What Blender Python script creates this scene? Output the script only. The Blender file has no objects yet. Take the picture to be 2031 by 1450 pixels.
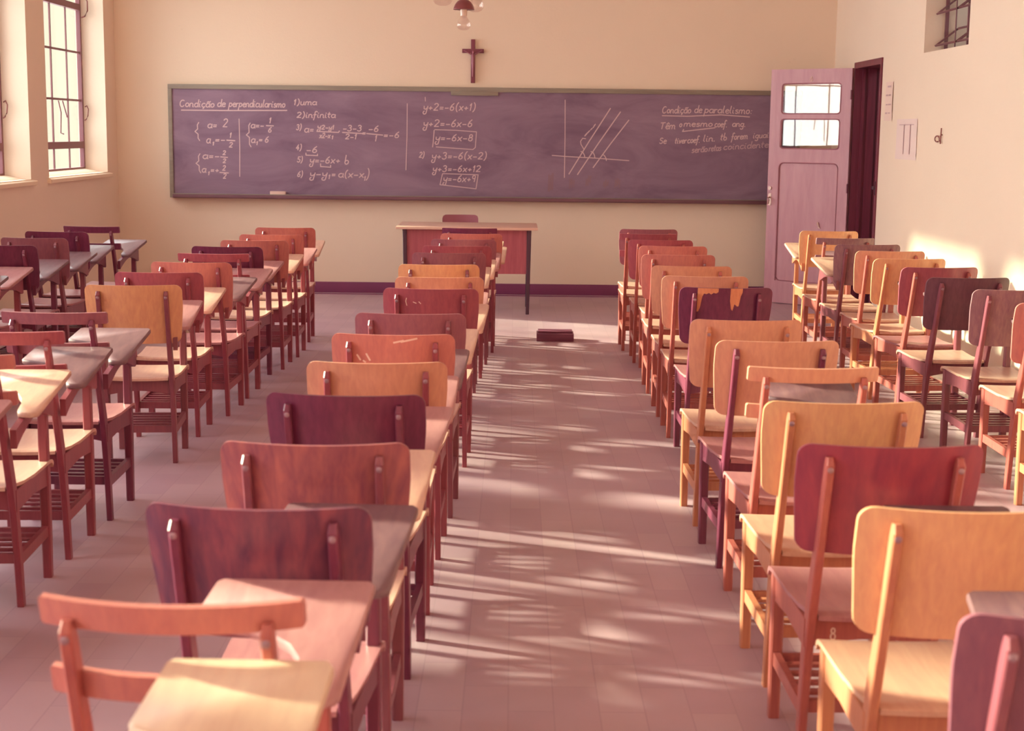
import bpy, bmesh, math, random
from mathutils import Vector, Matrix
random.seed(7)
C = bpy.context.scene
COL = C.collection
PI = math.pi

# ------------------------------------------------------------------ camera, sky, sun, exposure
F_PX, PITCH, ROLL, EYE = 3000.0, 0.1531, 0.0115, 1.5
cam = bpy.data.cameras.new('camera')
cam.sensor_fit = 'HORIZONTAL'
cam.sensor_width = 36.0
cam.lens = F_PX / 2031.0 * 36.0
cam.clip_start = 0.05
cam.dof.use_dof = True
cam.dof.focus_distance = 8.5
cam.dof.aperture_fstop = 6.0
cam_o = bpy.data.objects.new('camera', cam)
COL.objects.link(cam_o)
fw = Vector((0, math.cos(PITCH), -math.sin(PITCH)))
rt = Vector((1, 0, 0))
up = rt.cross(fw)
r2 = math.cos(ROLL) * rt + math.sin(ROLL) * up
u2 = -math.sin(ROLL) * rt + math.cos(ROLL) * up
M = Matrix((r2, u2, -fw)).transposed().to_4x4()
M.translation = Vector((0, 0, EYE))
cam_o.matrix_world = M
C.camera = cam_o

C.view_settings.view_transform = 'Standard'
C.view_settings.look = 'None'
C.view_settings.gamma = 1.0
C.view_settings.exposure = 0.19
C.view_settings.use_curve_mapping = False
C.cycles.max_bounces = 10
C.cycles.diffuse_bounces = 6
C.cycles.transparent_max_bounces = 12
C.cycles.caustics_reflective = True
C.cycles.caustics_refractive = False
C.cycles.sample_clamp_indirect = 6.0

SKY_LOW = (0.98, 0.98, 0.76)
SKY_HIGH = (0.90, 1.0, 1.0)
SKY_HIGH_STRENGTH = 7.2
SUN_STRENGTH = 23.0
SUN_COLOR = (0.84, 1.0, 0.68)
SUN_ELEV, SUN_AZ = math.radians(18.0), math.radians(21.0)

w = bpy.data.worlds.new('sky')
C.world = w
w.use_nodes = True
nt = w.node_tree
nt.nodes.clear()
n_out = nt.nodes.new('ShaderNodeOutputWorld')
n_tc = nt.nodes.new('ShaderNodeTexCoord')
# bright hazy sky, deliberately dimmed to cream where the camera sees out the windows
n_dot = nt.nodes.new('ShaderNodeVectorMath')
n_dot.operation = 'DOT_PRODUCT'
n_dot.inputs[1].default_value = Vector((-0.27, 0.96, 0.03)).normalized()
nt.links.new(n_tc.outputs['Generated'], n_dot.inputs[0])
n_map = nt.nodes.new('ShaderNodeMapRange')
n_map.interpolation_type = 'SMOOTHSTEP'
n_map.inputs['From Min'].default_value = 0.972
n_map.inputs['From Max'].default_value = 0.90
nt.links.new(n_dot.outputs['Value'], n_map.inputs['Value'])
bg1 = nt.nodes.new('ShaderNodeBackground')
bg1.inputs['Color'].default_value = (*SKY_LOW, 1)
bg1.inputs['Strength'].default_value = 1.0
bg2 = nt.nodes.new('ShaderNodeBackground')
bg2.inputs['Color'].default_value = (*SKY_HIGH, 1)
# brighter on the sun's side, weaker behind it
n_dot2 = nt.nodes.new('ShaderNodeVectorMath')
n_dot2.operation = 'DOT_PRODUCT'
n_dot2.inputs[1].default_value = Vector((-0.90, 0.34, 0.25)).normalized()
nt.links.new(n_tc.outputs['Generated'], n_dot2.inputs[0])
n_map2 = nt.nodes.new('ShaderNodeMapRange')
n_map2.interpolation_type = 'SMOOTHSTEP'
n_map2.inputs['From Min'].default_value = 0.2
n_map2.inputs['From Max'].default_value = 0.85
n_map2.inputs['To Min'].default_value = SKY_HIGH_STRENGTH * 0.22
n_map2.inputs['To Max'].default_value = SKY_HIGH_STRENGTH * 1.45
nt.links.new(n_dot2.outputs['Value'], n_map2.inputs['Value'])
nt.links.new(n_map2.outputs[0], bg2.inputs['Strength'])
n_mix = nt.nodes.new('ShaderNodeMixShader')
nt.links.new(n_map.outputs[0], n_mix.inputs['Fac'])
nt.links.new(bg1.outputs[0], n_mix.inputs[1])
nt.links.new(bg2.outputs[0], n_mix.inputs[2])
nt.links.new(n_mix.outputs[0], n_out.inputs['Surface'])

sun = bpy.data.lights.new('sun', 'SUN')
sun.energy = SUN_STRENGTH
sun.color = SUN_COLOR
sun.angle = math.radians(2.8)
sun_o = bpy.data.objects.new('sun', sun)
COL.objects.link(sun_o)
ldir = Vector((math.cos(SUN_AZ) * math.cos(SUN_ELEV), -math.sin(SUN_AZ) * math.cos(SUN_ELEV), -math.sin(SUN_ELEV)))
sun_o.rotation_euler = ldir.to_track_quat('-Z', 'Y').to_euler()
sun_o.location = (-12, 18, 8)

# ------------------------------------------------------------------ materials
def lin(c):
    c = c / 255.0
    return c / 12.92 if c <= 0.04045 else ((c + 0.055) / 1.055) ** 2.4
def rgb(r, g, b):
    return (lin(r), lin(g), lin(b), 1.0)
def mul(c, k):
    return (c[0] * k, c[1] * k, c[2] * k, 1.0)
def base_mat(name):
    m = bpy.data.materials.new(name)
    m.use_nodes = True
    t = m.node_tree
    b = t.nodes['Principled BSDF']
    return m, t, b
def plain(name, c, rough=0.6, spec=0.4, metal=0.0, noise=0.0, nscale=6.0):
    m, t, b = base_mat(name)
    b.inputs['Base Color'].default_value = c
    b.inputs['Roughness'].default_value = rough
    b.inputs['Specular IOR Level'].default_value = spec
    b.inputs['Metallic'].default_value = metal
    if noise > 0:
        tc = t.nodes.new('ShaderNodeTexCoord')
        nz = t.nodes.new('ShaderNodeTexNoise')
        nz.inputs['Scale'].default_value = nscale
        nz.inputs['Detail'].default_value = 5
        t.links.new(tc.outputs['Object'], nz.inputs['Vector'])
        mx = t.nodes.new('ShaderNodeMix')
        mx.data_type = 'RGBA'
        mx.inputs['A'].default_value = mul(c, 1 - noise)
        mx.inputs['B'].default_value = mul(c, 1 + noise)
        t.links.new(nz.outputs['Fac'], mx.inputs['Factor'])
        t.links.new(mx.outputs['Result'], b.inputs['Base Color'])
    return m
def wood(name, c1, c2, scale=(60, 60, 3), rough=0.35, spec=0.5, contrast=(0.3, 0.7)):
    m, t, b = base_mat(name)
    tc = t.nodes.new('ShaderNodeTexCoord')
    mp = t.nodes.new('ShaderNodeMapping')
    mp.inputs['Scale'].default_value = scale
    oi = t.nodes.new('ShaderNodeObjectInfo')
    ad = t.nodes.new('ShaderNodeVectorMath')
    ad.operation = 'ADD'
    cb = t.nodes.new('ShaderNodeCombineXYZ')
    ml = t.nodes.new('ShaderNodeMath')
    ml.operation = 'MULTIPLY'
    ml.inputs[1].default_value = 37.0
    t.links.new(oi.outputs['Random'], ml.inputs[0])
    t.links.new(ml.outputs[0], cb.inputs[0])
    t.links.new(ml.outputs[0], cb.inputs[2])
    t.links.new(tc.outputs['Object'], mp.inputs['Vector'])
    t.links.new(mp.outputs[0], ad.inputs[0])
    t.links.new(cb.outputs[0], ad.inputs[1])
    nz = t.nodes.new('ShaderNodeTexNoise')
    nz.inputs['Scale'].default_value = 1.0
    nz.inputs['Detail'].default_value = 4
    nz.inputs['Roughness'].default_value = 0.6
    nz.inputs['Distortion'].default_value = 0.4
    t.links.new(ad.outputs[0], nz.inputs['Vector'])
    cr = t.nodes.new('ShaderNodeValToRGB')
    cr.color_ramp.elements[0].position = contrast[0]
    cr.color_ramp.elements[0].color = c2
    cr.color_ramp.elements[1].position = contrast[1]
    cr.color_ramp.elements[1].color = c1
    t.links.new(nz.outputs['Fac'], cr.inputs['Fac'])
    t.links.new(cr.outputs['Color'], b.inputs['Base Color'])
    b.inputs['Roughness'].default_value = rough
    b.inputs['Specular IOR Level'].default_value = spec
    return m
def thin_glass(name, tint, gloss=0.12, rough=0.02, wave=0.0, wscale=4.0):
    m = bpy.data.materials.new(name)
    m.use_nodes = True
    t = m.node_tree
    t.nodes.clear()
    o = t.nodes.new('ShaderNodeOutputMaterial')
    tr = t.nodes.new('ShaderNodeBsdfTransparent')
    tr.inputs['Color'].default_value = tint
    gl = t.nodes.new('ShaderNodeBsdfGlossy')
    gl.inputs['Roughness'].default_value = rough
    gl.inputs['Color'].default_value = (1, 1, 1, 1)
    mx = t.nodes.new('ShaderNodeMixShader')
    mx.inputs[0].default_value = gloss
    t.links.new(tr.outputs[0], mx.inputs[1])
    t.links.new(gl.outputs[0], mx.inputs[2])
    t.links.new(mx.outputs[0], o.inputs['Surface'])
    if wave > 0:
        tc = t.nodes.new('ShaderNodeTexCoord')
        nz = t.nodes.new('ShaderNodeTexNoise')
        nz.inputs['Scale'].default_value = wscale
        nz.inputs['Detail'].default_value = 1
        bp = t.nodes.new('ShaderNodeBump')
        bp.inputs['Strength'].default_value = wave
        bp.inputs['Distance'].default_value = 0.02
        t.links.new(tc.outputs['Object'], nz.inputs['Vector'])
        t.links.new(nz.outputs['Fac'], bp.inputs['Height'])
        t.links.new(bp.outputs[0], gl.inputs['Normal'])
    return m

def wall_mat(name, c, rough=0.75):
    m, t, b = base_mat(name)
    tc = t.nodes.new('ShaderNodeTexCoord')
    n1 = t.nodes.new('ShaderNodeTexNoise')
    n1.inputs['Scale'].default_value = 1.1
    n1.inputs['Detail'].default_value = 6
    t.links.new(tc.outputs['Object'], n1.inputs['Vector'])
    mx = t.nodes.new('ShaderNodeMix')
    mx.data_type = 'RGBA'
    mx.inputs['A'].default_value = mul(c, 0.955)
    mx.inputs['B'].default_value = mul(c, 1.04)
    t.links.new(n1.outputs['Fac'], mx.inputs['Factor'])
    # small scuffs and dirt specks
    n2 = t.nodes.new('ShaderNodeTexNoise')
    n2.inputs['Scale'].default_value = 9.0
    n2.inputs['Detail'].default_value = 8
    n2.inputs['Roughness'].default_value = 0.7
    t.links.new(tc.outputs['Object'], n2.inputs['Vector'])
    mr = t.nodes.new('ShaderNodeMapRange')
    mr.inputs['From Min'].default_value = 0.68
    mr.inputs['From Max'].default_value = 0.80
    mr.inputs['To Max'].default_value = 0.35
    t.links.new(n2.outputs['Fac'], mr.inputs['Value'])
    mx2 = t.nodes.new('ShaderNodeMix')
    mx2.data_type = 'RGBA'
    mx2.inputs['B'].default_value = mul(c, 0.6)
    t.links.new(mr.outputs[0], mx2.inputs['Factor'])
    t.links.new(mx.outputs['Result'], mx2.inputs['A'])
    t.links.new(mx2.outputs['Result'], b.inputs['Base Color'])
    b.inputs['Roughness'].default_value = rough
    b.inputs['Specular IOR Level'].default_value = 0.25
    n3 = t.nodes.new('ShaderNodeTexNoise')
    n3.inputs['Scale'].default_value = 60.0
    bp = t.nodes.new('ShaderNodeBump')
    bp.inputs['Strength'].default_value = 0.08
    bp.inputs['Distance'].default_value = 0.01
    t.links.new(tc.outputs['Object'], n3.inputs['Vector'])
    t.links.new(n3.outputs['Fac'], bp.inputs['Height'])
    t.links.new(bp.outputs[0], b.inputs['Normal'])
    return m

def floor_mat():
    m, t, b = base_mat('parquet')
    tc = t.nodes.new('ShaderNodeTexCoord')
    mp = t.nodes.new('ShaderNodeMapping')
    mp.inputs['Rotation'].default_value = (0, 0, PI / 2)
    t.links.new(tc.outputs['Object'], mp.inputs['Vector'])
    br = t.nodes.new('ShaderNodeTexBrick')
    br.offset = 0.5
    br.inputs['Color1'].default_value = rgb(180, 146, 156)
    br.inputs['Color2'].default_value = rgb(170, 134, 148)
    br.inputs['Mortar'].default_value = rgb(164, 130, 142)
    br.inputs['Scale'].default_value = 1.0
    br.inputs['Mortar Size'].default_value = 0.0022
    br.inputs['Mortar Smooth'].default_value = 0.3
    br.inputs['Bias'].default_value = 0.0
    br.inputs['Brick Width'].default_value = 0.36
    br.inputs['Row Height'].default_value = 0.12
    t.links.new(mp.outputs[0], br.inputs['Vector'])
    nz = t.nodes.new('ShaderNodeTexNoise')
    nz.inputs['Scale'].default_value = 2.2
    nz.inputs['Detail'].default_value = 6
    t.links.new(tc.outputs['Object'], nz.inputs['Vector'])
    mr = t.nodes.new('ShaderNodeMapRange')
    mr.inputs['To Min'].default_value = 0.84
    mr.inputs['To Max'].default_value = 1.16
    t.links.new(nz.outputs['Fac'], mr.inputs['Value'])
    mx = t.nodes.new('ShaderNodeVectorMath')
    mx.operation = 'SCALE'
    t.links.new(br.outputs['Color'], mx.inputs[0])
    t.links.new(mr.outputs[0], mx.inputs['Scale'])
    t.links.new(mx.outputs[0], b.inputs['Base Color'])
    b.inputs['Roughness'].default_value = 0.42
    b.inputs['Specular IOR Level'].default_value = 0.45
    bp = t.nodes.new('ShaderNodeBump')
    bp.inputs['Strength'].default_value = 0.12
    bp.inputs['Distance'].default_value = 0.004
    t.links.new(nz.outputs['Fac'], bp.inputs['Height'])
    t.links.new(bp.outputs[0], b.inputs['Normal'])
    return m

def board_mat():
    m, t, b = base_mat('chalkboard_slate')
    tc = t.nodes.new('ShaderNodeTexCoord')
    mp = t.nodes.new('ShaderNodeMapping')
    mp.inputs['Scale'].default_value = (0.9, 1.0, 2.6)
    t.links.new(tc.outputs['Object'], mp.inputs['Vector'])
    nz = t.nodes.new('ShaderNodeTexNoise')
    nz.inputs['Scale'].default_value = 1.3
    nz.inputs['Detail'].default_value = 7
    nz.inputs['Roughness'].default_value = 0.62
    nz.inputs['Distortion'].default_value = 0.8
    t.links.new(mp.outputs[0], nz.inputs['Vector'])
    cr = t.nodes.new('ShaderNodeValToRGB')
    cr.color_ramp.elements[0].position = 0.3
    cr.color_ramp.elements[0].color = rgb(121, 93, 118)
    cr.color_ramp.elements[1].position = 0.72
    cr.color_ramp.elements[1].color = rgb(156, 128, 150)
    t.links.new(nz.outputs['Fac'], cr.inputs['Fac'])
    t.links.new(cr.outputs['Color'], b.inputs['Base Color'])
    b.inputs['Roughness'].default_value = 0.6
    b.inputs['Specular IOR Level'].default_value = 0.3
    return m

MAT = {}
WOODS = {   # name: (light tone, dark grain tone)
    'yellow': (rgb(220, 160, 118), rgb(206, 142, 110)),
    'amber': (rgb(210, 146, 120), rgb(194, 128, 110)),
    'orange': (rgb(196, 118, 108), rgb(178, 102, 100)),
    'red': (rgb(168, 82, 92), rgb(148, 68, 84)),
    'wine': (rgb(158, 62, 76), rgb(128, 46, 70)),
    'brown': (rgb(156, 92, 102), rgb(138, 78, 94)),
    'umber': (rgb(136, 78, 90), rgb(118, 64, 82)),
    'grey': (rgb(154, 110, 112), rgb(128, 84, 98)),
    'dark': (rgb(116, 46, 74), rgb(96, 34, 64)),
    'mocha': (rgb(116, 68, 80), rgb(98, 54, 70)),
    'plum': (rgb(130, 56, 88), rgb(112, 44, 78)),
    'walnut': (rgb(136, 68, 82), rgb(86, 40, 70)),
    'walnut_light': (rgb(178, 100, 96), rgb(130, 66, 84)),
    'frame_yellow': (rgb(196, 124, 92), rgb(178, 104, 82)),
    'frame_orange': (rgb(176, 92, 82), rgb(156, 74, 74)),
    'frame_red': (rgb(150, 68, 78), rgb(132, 54, 70)),
    'frame_brown': (rgb(140, 72, 80), rgb(122, 58, 74)),
    'frame_plum': (rgb(122, 50, 72), rgb(104, 38, 64)),
}
for k, (a, b_) in WOODS.items():
    stripe = k in ('walnut', 'walnut_light', 'wine')
    MAT[k] = wood('wood_' + k, a, b_, (34, 34, 0.5) if stripe else (70, 70, 5), rough=0.34, spec=0.5)
TAB = {
    'rose': (rgb(178, 124, 124), rgb(162, 106, 110)),
    'beige': (rgb(210, 168, 148), rgb(196, 148, 136)),
    'cream': (rgb(216, 182, 156), rgb(204, 166, 144)),
    'taupe': (rgb(124, 86, 92), rgb(106, 70, 80)),
    'dusk': (rgb(112, 76, 80), rgb(92, 58, 68)),
}
for k, (a, b_) in TAB.items():
    MAT['t_' + k] = wood('tablet_' + k, a, b_, (40, 5, 40), rough=0.42, spec=0.5)
SEAT = {'seat_light': (rgb(210, 164, 146), rgb(196, 146, 134)), 'seat_yellow': (rgb(202, 154, 132), rgb(190, 138, 120)),
        'seat_rose': (rgb(176, 116, 118), rgb(160, 98, 106))}
for k, (a, b_) in SEAT.items():
    MAT[k] = wood('wood_' + k, a, b_, (50, 5, 50), rough=0.36, spec=0.45)
MAT['steel'] = plain('glint_metal', rgb(150, 112, 124), 0.4, 0.5, 0.4)  # tone of the discs that imitate a sky glint on the uprights
MAT['wall'] = wall_mat('wall_plaster', rgb(236, 214, 196))
MAT['ceiling'] = plain('ceiling_paint', rgb(232, 212, 196), 0.85, 0.2)
MAT['floor'] = floor_mat()
MAT['base'] = plain('baseboard_paint', rgb(128, 58, 98), 0.55, 0.4, noise=0.12, nscale=5)
MAT['board'] = board_mat()
MAT['board_frame'] = wood('board_frame_paint', rgb(150, 136, 124), rgb(136, 120, 112), (3, 30, 30), rough=0.6)
MAT['tray'] = wood('chalk_tray_wood', rgb(128, 84, 94), rgb(108, 66, 80), (3, 40, 40), rough=0.5)
MAT['chalk'] = plain('chalk_mark', rgb(214, 184, 190), 0.95, 0.05)
MAT['chalk_faint'] = plain('chalk_mark_faint', rgb(196, 164, 174), 0.95, 0.05)
MAT['steelframe'] = plain('window_steel', rgb(132, 84, 92), 0.5, 0.4)
MAT['glass'] = thin_glass('window_glass', (0.97, 0.96, 0.94, 1), 0.05)
MAT['sill'] = plain('sill_plaster', rgb(238, 214, 190), 0.7, 0.3)
MAT['door'] = wood('door_paint', rgb(200, 146, 158), rgb(186, 128, 144), (14, 14, 2.5), rough=0.4, spec=0.45)
MAT['jamb'] = wood('door_frame_wood', rgb(122, 44, 66), rgb(102, 34, 58), (40, 40, 2), rough=0.42)
MAT['doorglass'] = thin_glass('door_glass', (0.92, 0.88, 0.84, 1), 0.065, 0.015, wave=0.03, wscale=2.0)
MAT['mould'] = plain('door_moulding', rgb(168, 108, 124), 0.45)
MAT['brass'] = plain('old_brass', rgb(196, 160, 150), 0.35, 0.5, 0.7)
MAT['darkmetal'] = plain('dark_metal', rgb(84, 52, 68), 0.45, 0.5, 0.3)
MAT['deskpanel'] = wood('desk_panel_wood', rgb(176, 88, 100), rgb(158, 72, 88), (40, 40, 3), rough=0.4)
MAT['desktop'] = plain('desk_top_laminate', rgb(216, 172, 156), 0.32, 0.5)
MAT['mauve'] = plain('chair_mauve', rgb(160, 92, 106), 0.45, 0.4)
MAT['cross'] = wood('crucifix_wood', rgb(140, 66, 84), rgb(118, 50, 72), (30, 30, 4), rough=0.5)
MAT['corpus'] = plain('crucifix_figure', rgb(158, 98, 116), 0.45, 0.5, 0.3)
MAT['dome'] = plain('lamp_dome_metal', rgb(122, 60, 66), 0.32, 0.5, 0.3)
MAT['porcelain'] = plain('lamp_porcelain', rgb(222, 186, 170), 0.3, 0.5)
MAT['bulb'] = thin_glass('bulb_glass', (0.93, 0.88, 0.88, 1), 0.10, 0.03)
MAT['paper1'] = plain('paper_white', rgb(232, 204, 194), 0.8, 0.2)
MAT['paper2'] = plain('paper_lilac', rgb(232, 208, 204), 0.8, 0.2)
MAT['ink'] = plain('ink', rgb(200, 166, 170), 0.8, 0.1)
MAT['wire'] = plain('rusty_wire', rgb(138, 80, 78), 0.6, 0.3)
MAT['box'] = wood('box_wood', rgb(124, 62, 86), rgb(106, 48, 74), (4, 30, 30), rough=0.5)
MAT['eraser'] = plain('eraser_felt', rgb(220, 186, 178), 0.9, 0.1)
MAT['bare'] = wood('bare_core_wood', rgb(214, 134, 96), rgb(198, 116, 86), (70, 70, 4), rough=0.5)
MAT['whitepaint'] = plain('white_paint', rgb(226, 190, 180), 0.7, 0.2)
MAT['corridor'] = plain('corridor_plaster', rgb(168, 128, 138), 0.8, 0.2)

# ------------------------------------------------------------------ mesh helpers
def finish(bm, name, mat, parent=None, smooth=35.0, recalc=True):
    if recalc:
        bmesh.ops.recalc_face_normals(bm, faces=bm.faces)
    me = bpy.data.meshes.new(name)
    bm.to_mesh(me)
    bm.free()
    if smooth:
        me.shade_smooth()
        me.set_sharp_from_angle(angle=math.radians(smooth))
    me.materials.append(mat)
    o = bpy.data.objects.new(name, me)
    COL.objects.link(o)
    if parent is not None:
        o.parent = parent
    return o
def tag(o, label=None, cat=None, group=None, kind=None):
    if label: o['label'] = label
    if cat: o['category'] = cat
    if group: o['group'] = group
    if kind: o['kind'] = kind
    return o
def thing(name, loc, rz, label, cat, group=None):
    o = bpy.data.objects.new(name, None)
    o.empty_display_size = 0.1
    COL.objects.link(o)
    o.location = loc
    o.rotation_euler = (0, 0, rz)
    return tag(o, label, cat, group)
def struct(o):
    o['kind'] = 'structure'
    return o
def box(bm, x0, x1, y0, y1, z0, z1, bev=0.0):
    vs = [bm.verts.new(p) for p in ((x0, y0, z0), (x1, y0, z0), (x1, y1, z0), (x0, y1, z0),
                                    (x0, y0, z1), (x1, y0, z1), (x1, y1, z1), (x0, y1, z1))]
    fs = []
    for f in ((0, 3, 2, 1), (4, 5, 6, 7), (0, 1, 5, 4), (1, 2, 6, 5), (2, 3, 7, 6), (3, 0, 4, 7)):
        fs.append(bm.faces.new([vs[i] for i in f]))
    if bev > 0:
        es = list({e for f in fs for e in f.edges})
        bmesh.ops.bevel(bm, geom=es, offset=bev, segments=2, profile=0.6, affect='EDGES')
def loft(bm, rings, cap=True):
    R = [[bm.verts.new(p) for p in r] for r in rings]
    n = len(R[0])
    for a, b in zip(R[:-1], R[1:]):
        for i in range(n):
            bm.faces.new((a[i], a[(i + 1) % n], b[(i + 1) % n], b[i]))
    if cap:
        bm.faces.new(R[0][::-1])
        bm.faces.new(R[-1])
def octo(cx, cy, z, wx, wy, ch):
    a, b = wx / 2, wy / 2
    return [(cx - a + ch, cy - b, z), (cx + a - ch, cy - b, z), (cx + a, cy - b + ch, z), (cx + a, cy + b - ch, z),
            (cx + a - ch, cy + b, z), (cx - a + ch, cy + b, z), (cx - a, cy + b - ch, z), (cx - a, cy - b + ch, z)]
def prism(bm, poly, fz0, fz1, swap=None):
    """poly: list of (a, b); fz0 / fz1 map a point to the two end positions."""
    A = [bm.verts.new(fz0(p)) for p in poly]
    B = [bm.verts.new(fz1(p)) for p in poly]
    n = len(poly)
    bm.faces.new(A[::-1])
    bm.faces.new(B)
    for i in range(n):
        bm.faces.new((A[i], A[(i + 1) % n], B[(i + 1) % n], B[i]))
def lathe(bm, prof, cx, cy, n=24):
    rings = []
    for r, z in prof:
        rings.append([(cx + r * math.cos(2 * PI * i / n), cy + r * math.sin(2 * PI * i / n), z) for i in range(n)])
    loft(bm, rings)
def tube(bm, pts, r, n=8):
    pts = [Vector(p) for p in pts]
    rings = []
    for i, p in enumerate(pts):
        a = pts[max(i - 1, 0)]
        b = pts[min(i + 1, len(pts) - 1)]
        d = (b - a).normalized()
        h = Vector((0, 0, 1)) if abs(d.z) < 0.9 else Vector((1, 0, 0))
        s = d.cross(h).normalized()
        t = s.cross(d)
        rings.append([p + r * (math.cos(2 * PI * k / n) * s + math.sin(2 * PI * k / n) * t) for k in range(n)])
    loft(bm, rings)
def rrect(x0, x1, y0, y1, r, n=5):
    out = []
    for cx, cy, a0 in ((x1 - r, y0 + r, -PI / 2), (x1 - r, y1 - r, 0), (x0 + r, y1 - r, PI / 2), (x0 + r, y0 + r, PI)):
        for i in range(n + 1):
            a = a0 + PI / 2 * i / n
            out.append((cx + r * math.cos(a), cy + r * math.sin(a)))
    return out
def one_box(name, mat, x0, x1, y0, y1, z0, z1, bev=0.0, parent=None):
    bm = bmesh.new()
    box(bm, x0, x1, y0, y1, z0, z1, bev)
    return finish(bm, name, mat, parent)

# ------------------------------------------------------------------ the room
XL, XR, YB, YR, ZC = -3.664, 2.92, 14.09, -3.2, 3.75
TL_, TR_ = 0.25, 0.22            # wall thickness left / right
struct(one_box('floor', MAT['floor'], XL - 0.3, XR + 2.2, YR - 0.3, YB + 0.3, -0.12, 0.0))
struct(one_box('ceiling', MAT['ceiling'], XL - 0.3, XR + 2.2, YR - 0.3, YB + 0.3, ZC, ZC + 0.15))
struct(one_box('wall_back', MAT['wall'], XL - 0.3, XR + 2.2, YB, YB + 0.25, 0, ZC))

# left wall with its row of tall windows
WZ0, WZ1 = 1.105, 3.06
WIN = [(13.735 - 2.185 * k - 1.735, 13.735 - 2.185 * k) for k in range(8)]
def wall_with_holes(name, x0, x1, holes, y0, y1, z1):
    """holes: (ya, yb, za, zb) sorted by ya; one clean mesh of boxes around the openings"""
    bm = bmesh.new()
    y = y0
    for ya, yb, za, zb in holes:
        box(bm, x0, x1, y, ya, 0, z1)
        if za > 0:
            box(bm, x0, x1, ya, yb, 0, za)
        box(bm, x0, x1, ya, yb, zb, z1)
        y = yb
    box(bm, x0, x1, y, y1, 0, z1)
    return struct(finish(bm, name, MAT['wall'], smooth=None))
wall_with_holes('wall_left', XL - TL_, XL, [(a, b, WZ0, WZ1) for a, b in reversed(WIN)], YR - 0.3, YB, ZC)
DOOR = (12.26, 13.20, 0.0, 2.10)
HIGH = [(10.0 - 2.6 * k - 0.036, 11.04 - 2.6 * k, 2.093, 2.98) for k in range(5)]
wall_with_holes('wall_right', XR, XR + TR_, list(reversed(HIGH)) + [DOOR], YR - 0.3, YB, ZC)
# rear wall behind the photographer, with an unseen opening added to let in fill light
bm = bmesh.new()
box(bm, XL - TL_, XR + TR_, YR - 0.25, YR, 0, 2.5)
box(bm, XL - TL_, XR + TR_, YR - 0.25, YR, 3.3, ZC)
box(bm, XL - TL_, -2.2, YR - 0.25, YR, 2.5, 3.3)
box(bm, 1.6, XR + TR_, YR - 0.25, YR, 2.5, 3.3)
struct(finish(bm, 'wall_rear', MAT['wall'], smooth=None))
struct(one_box('wall_corridor', MAT['corridor'], XR + 2.0, XR + 2.2, YR - 0.3, YB, 0, 2.7))
struct(one_box('baseboard_back', MAT['base'], XL, XR, YB - 0.018, YB, 0, 0.10, 0.004))
struct(one_box('baseboard_left', MAT['base'], XL, XL + 0.018, YR, YB - 0.018, 0, 0.10, 0.004))
bm = bmesh.new()
box(bm, XR - 0.018, XR, YR, DOOR[0] - 0.05, 0, 0.10)
box(bm, XR - 0.018, XR, DOOR[1] + 0.05, YB - 0.018, 0, 0.10)
struct(finish(bm, 'baseboard_right', MAT['base']))
struct(one_box('trim_1', MAT['base'], XL + 0.02, XR - 0.02, YB - 0.16, YB - 0.145, 0, 0.006))

def left_window(i, ya, yb):
    xg = XL - TL_ + 0.035
    bm = bmesh.new()
    h = 0.02
    zs = [(WZ0 + 0.0, 0.022), (1.345, 0.030), (1.734, 0.009), (2.152, 0.009), (2.546, 0.028), (2.80, 0.009), (WZ1 - 0.02, 0.022)]
    for z, hh in zs:
        zc = max(z, WZ0 + hh)
        d = h if hh > 0.015 else 0.007
        box(bm, xg - d, xg + d, ya + 0.02, yb - 0.02, zc - hh, zc + hh)
    for y, hh in ((ya + 0.018, 0.018), (ya + 0.43, 0.010), (ya + 0.86, 0.009), (ya + 1.31, 0.007), (yb - 0.025, 0.018)):
        d = h * 0.9 if hh > 0.015 else 0.006
        box(bm, xg - d, xg + d, y - hh, y + hh, WZ0, WZ1)
    wo = struct(finish(bm, 'window_%d' % i, MAT['steelframe'], smooth=None))
    one_box('pane', MAT['glass'], xg - 0.003, xg + 0.003, ya + 0.03, yb - 0.03, WZ0 + 0.03, WZ1 - 0.03, parent=wo)
    bm = bmesh.new()
    prism(bm, [(XL - TL_ + 0.055, WZ0 - 0.02), (XL + 0.030, WZ0 - 0.046), (XL + 0.034, WZ0 - 0.042), (XL + 0.034, WZ0 - 0.016), (XL + 0.030, WZ0 - 0.012), (XL - TL_ + 0.055, WZ0 + 0.028)],
          lambda p: (p[0], ya - 0.05, p[1]), lambda p: (p[0], yb + 0.05, p[1]))
    finish(bm, 'sill', MAT['sill'], wo)
    bm = bmesh.new()                                   # hanging stay with its hook
    tube(bm, [(xg + 0.03, ya + 0.93, 1.72), (xg + 0.05, ya + 0.93, 1.62), (xg + 0.045, ya + 0.92, 1.45), (xg + 0.07, ya + 0.93, 1.44)], 0.006)
    tube(bm, [(xg + 0.03, ya + 1.05, 1.72), (xg + 0.06, ya + 1.07, 1.58)], 0.006)
    finish(bm, 'handle', MAT['steelframe'], wo)
    bm = bmesh.new()
    tube(bm, [(xg + 0.03, yb - 0.004, 1.68), (xg + 0.05, yb - 0.02, 1.69), (xg + 0.066, yb - 0.03, 1.66), (xg + 0.06, yb - 0.03, 1.60), (xg + 0.045, yb - 0.03, 1.57), (xg + 0.03, yb - 0.03, 1.56)], 0.005)
    tube(bm, [(xg + 0.03, yb - 0.004, 2.64), (xg + 0.06, yb - 0.02, 2.64), (xg + 0.085, yb - 0.03, 2.60), (xg + 0.085, yb - 0.03, 2.52), (xg + 0.06, yb - 0.03, 2.47), (xg + 0.03, yb - 0.03, 2.46)], 0.006)
    finish(bm, 'hook', MAT['wire'], wo)
for i, (a, b) in enumerate(WIN):
    left_window(i + 1, a, b)

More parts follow.
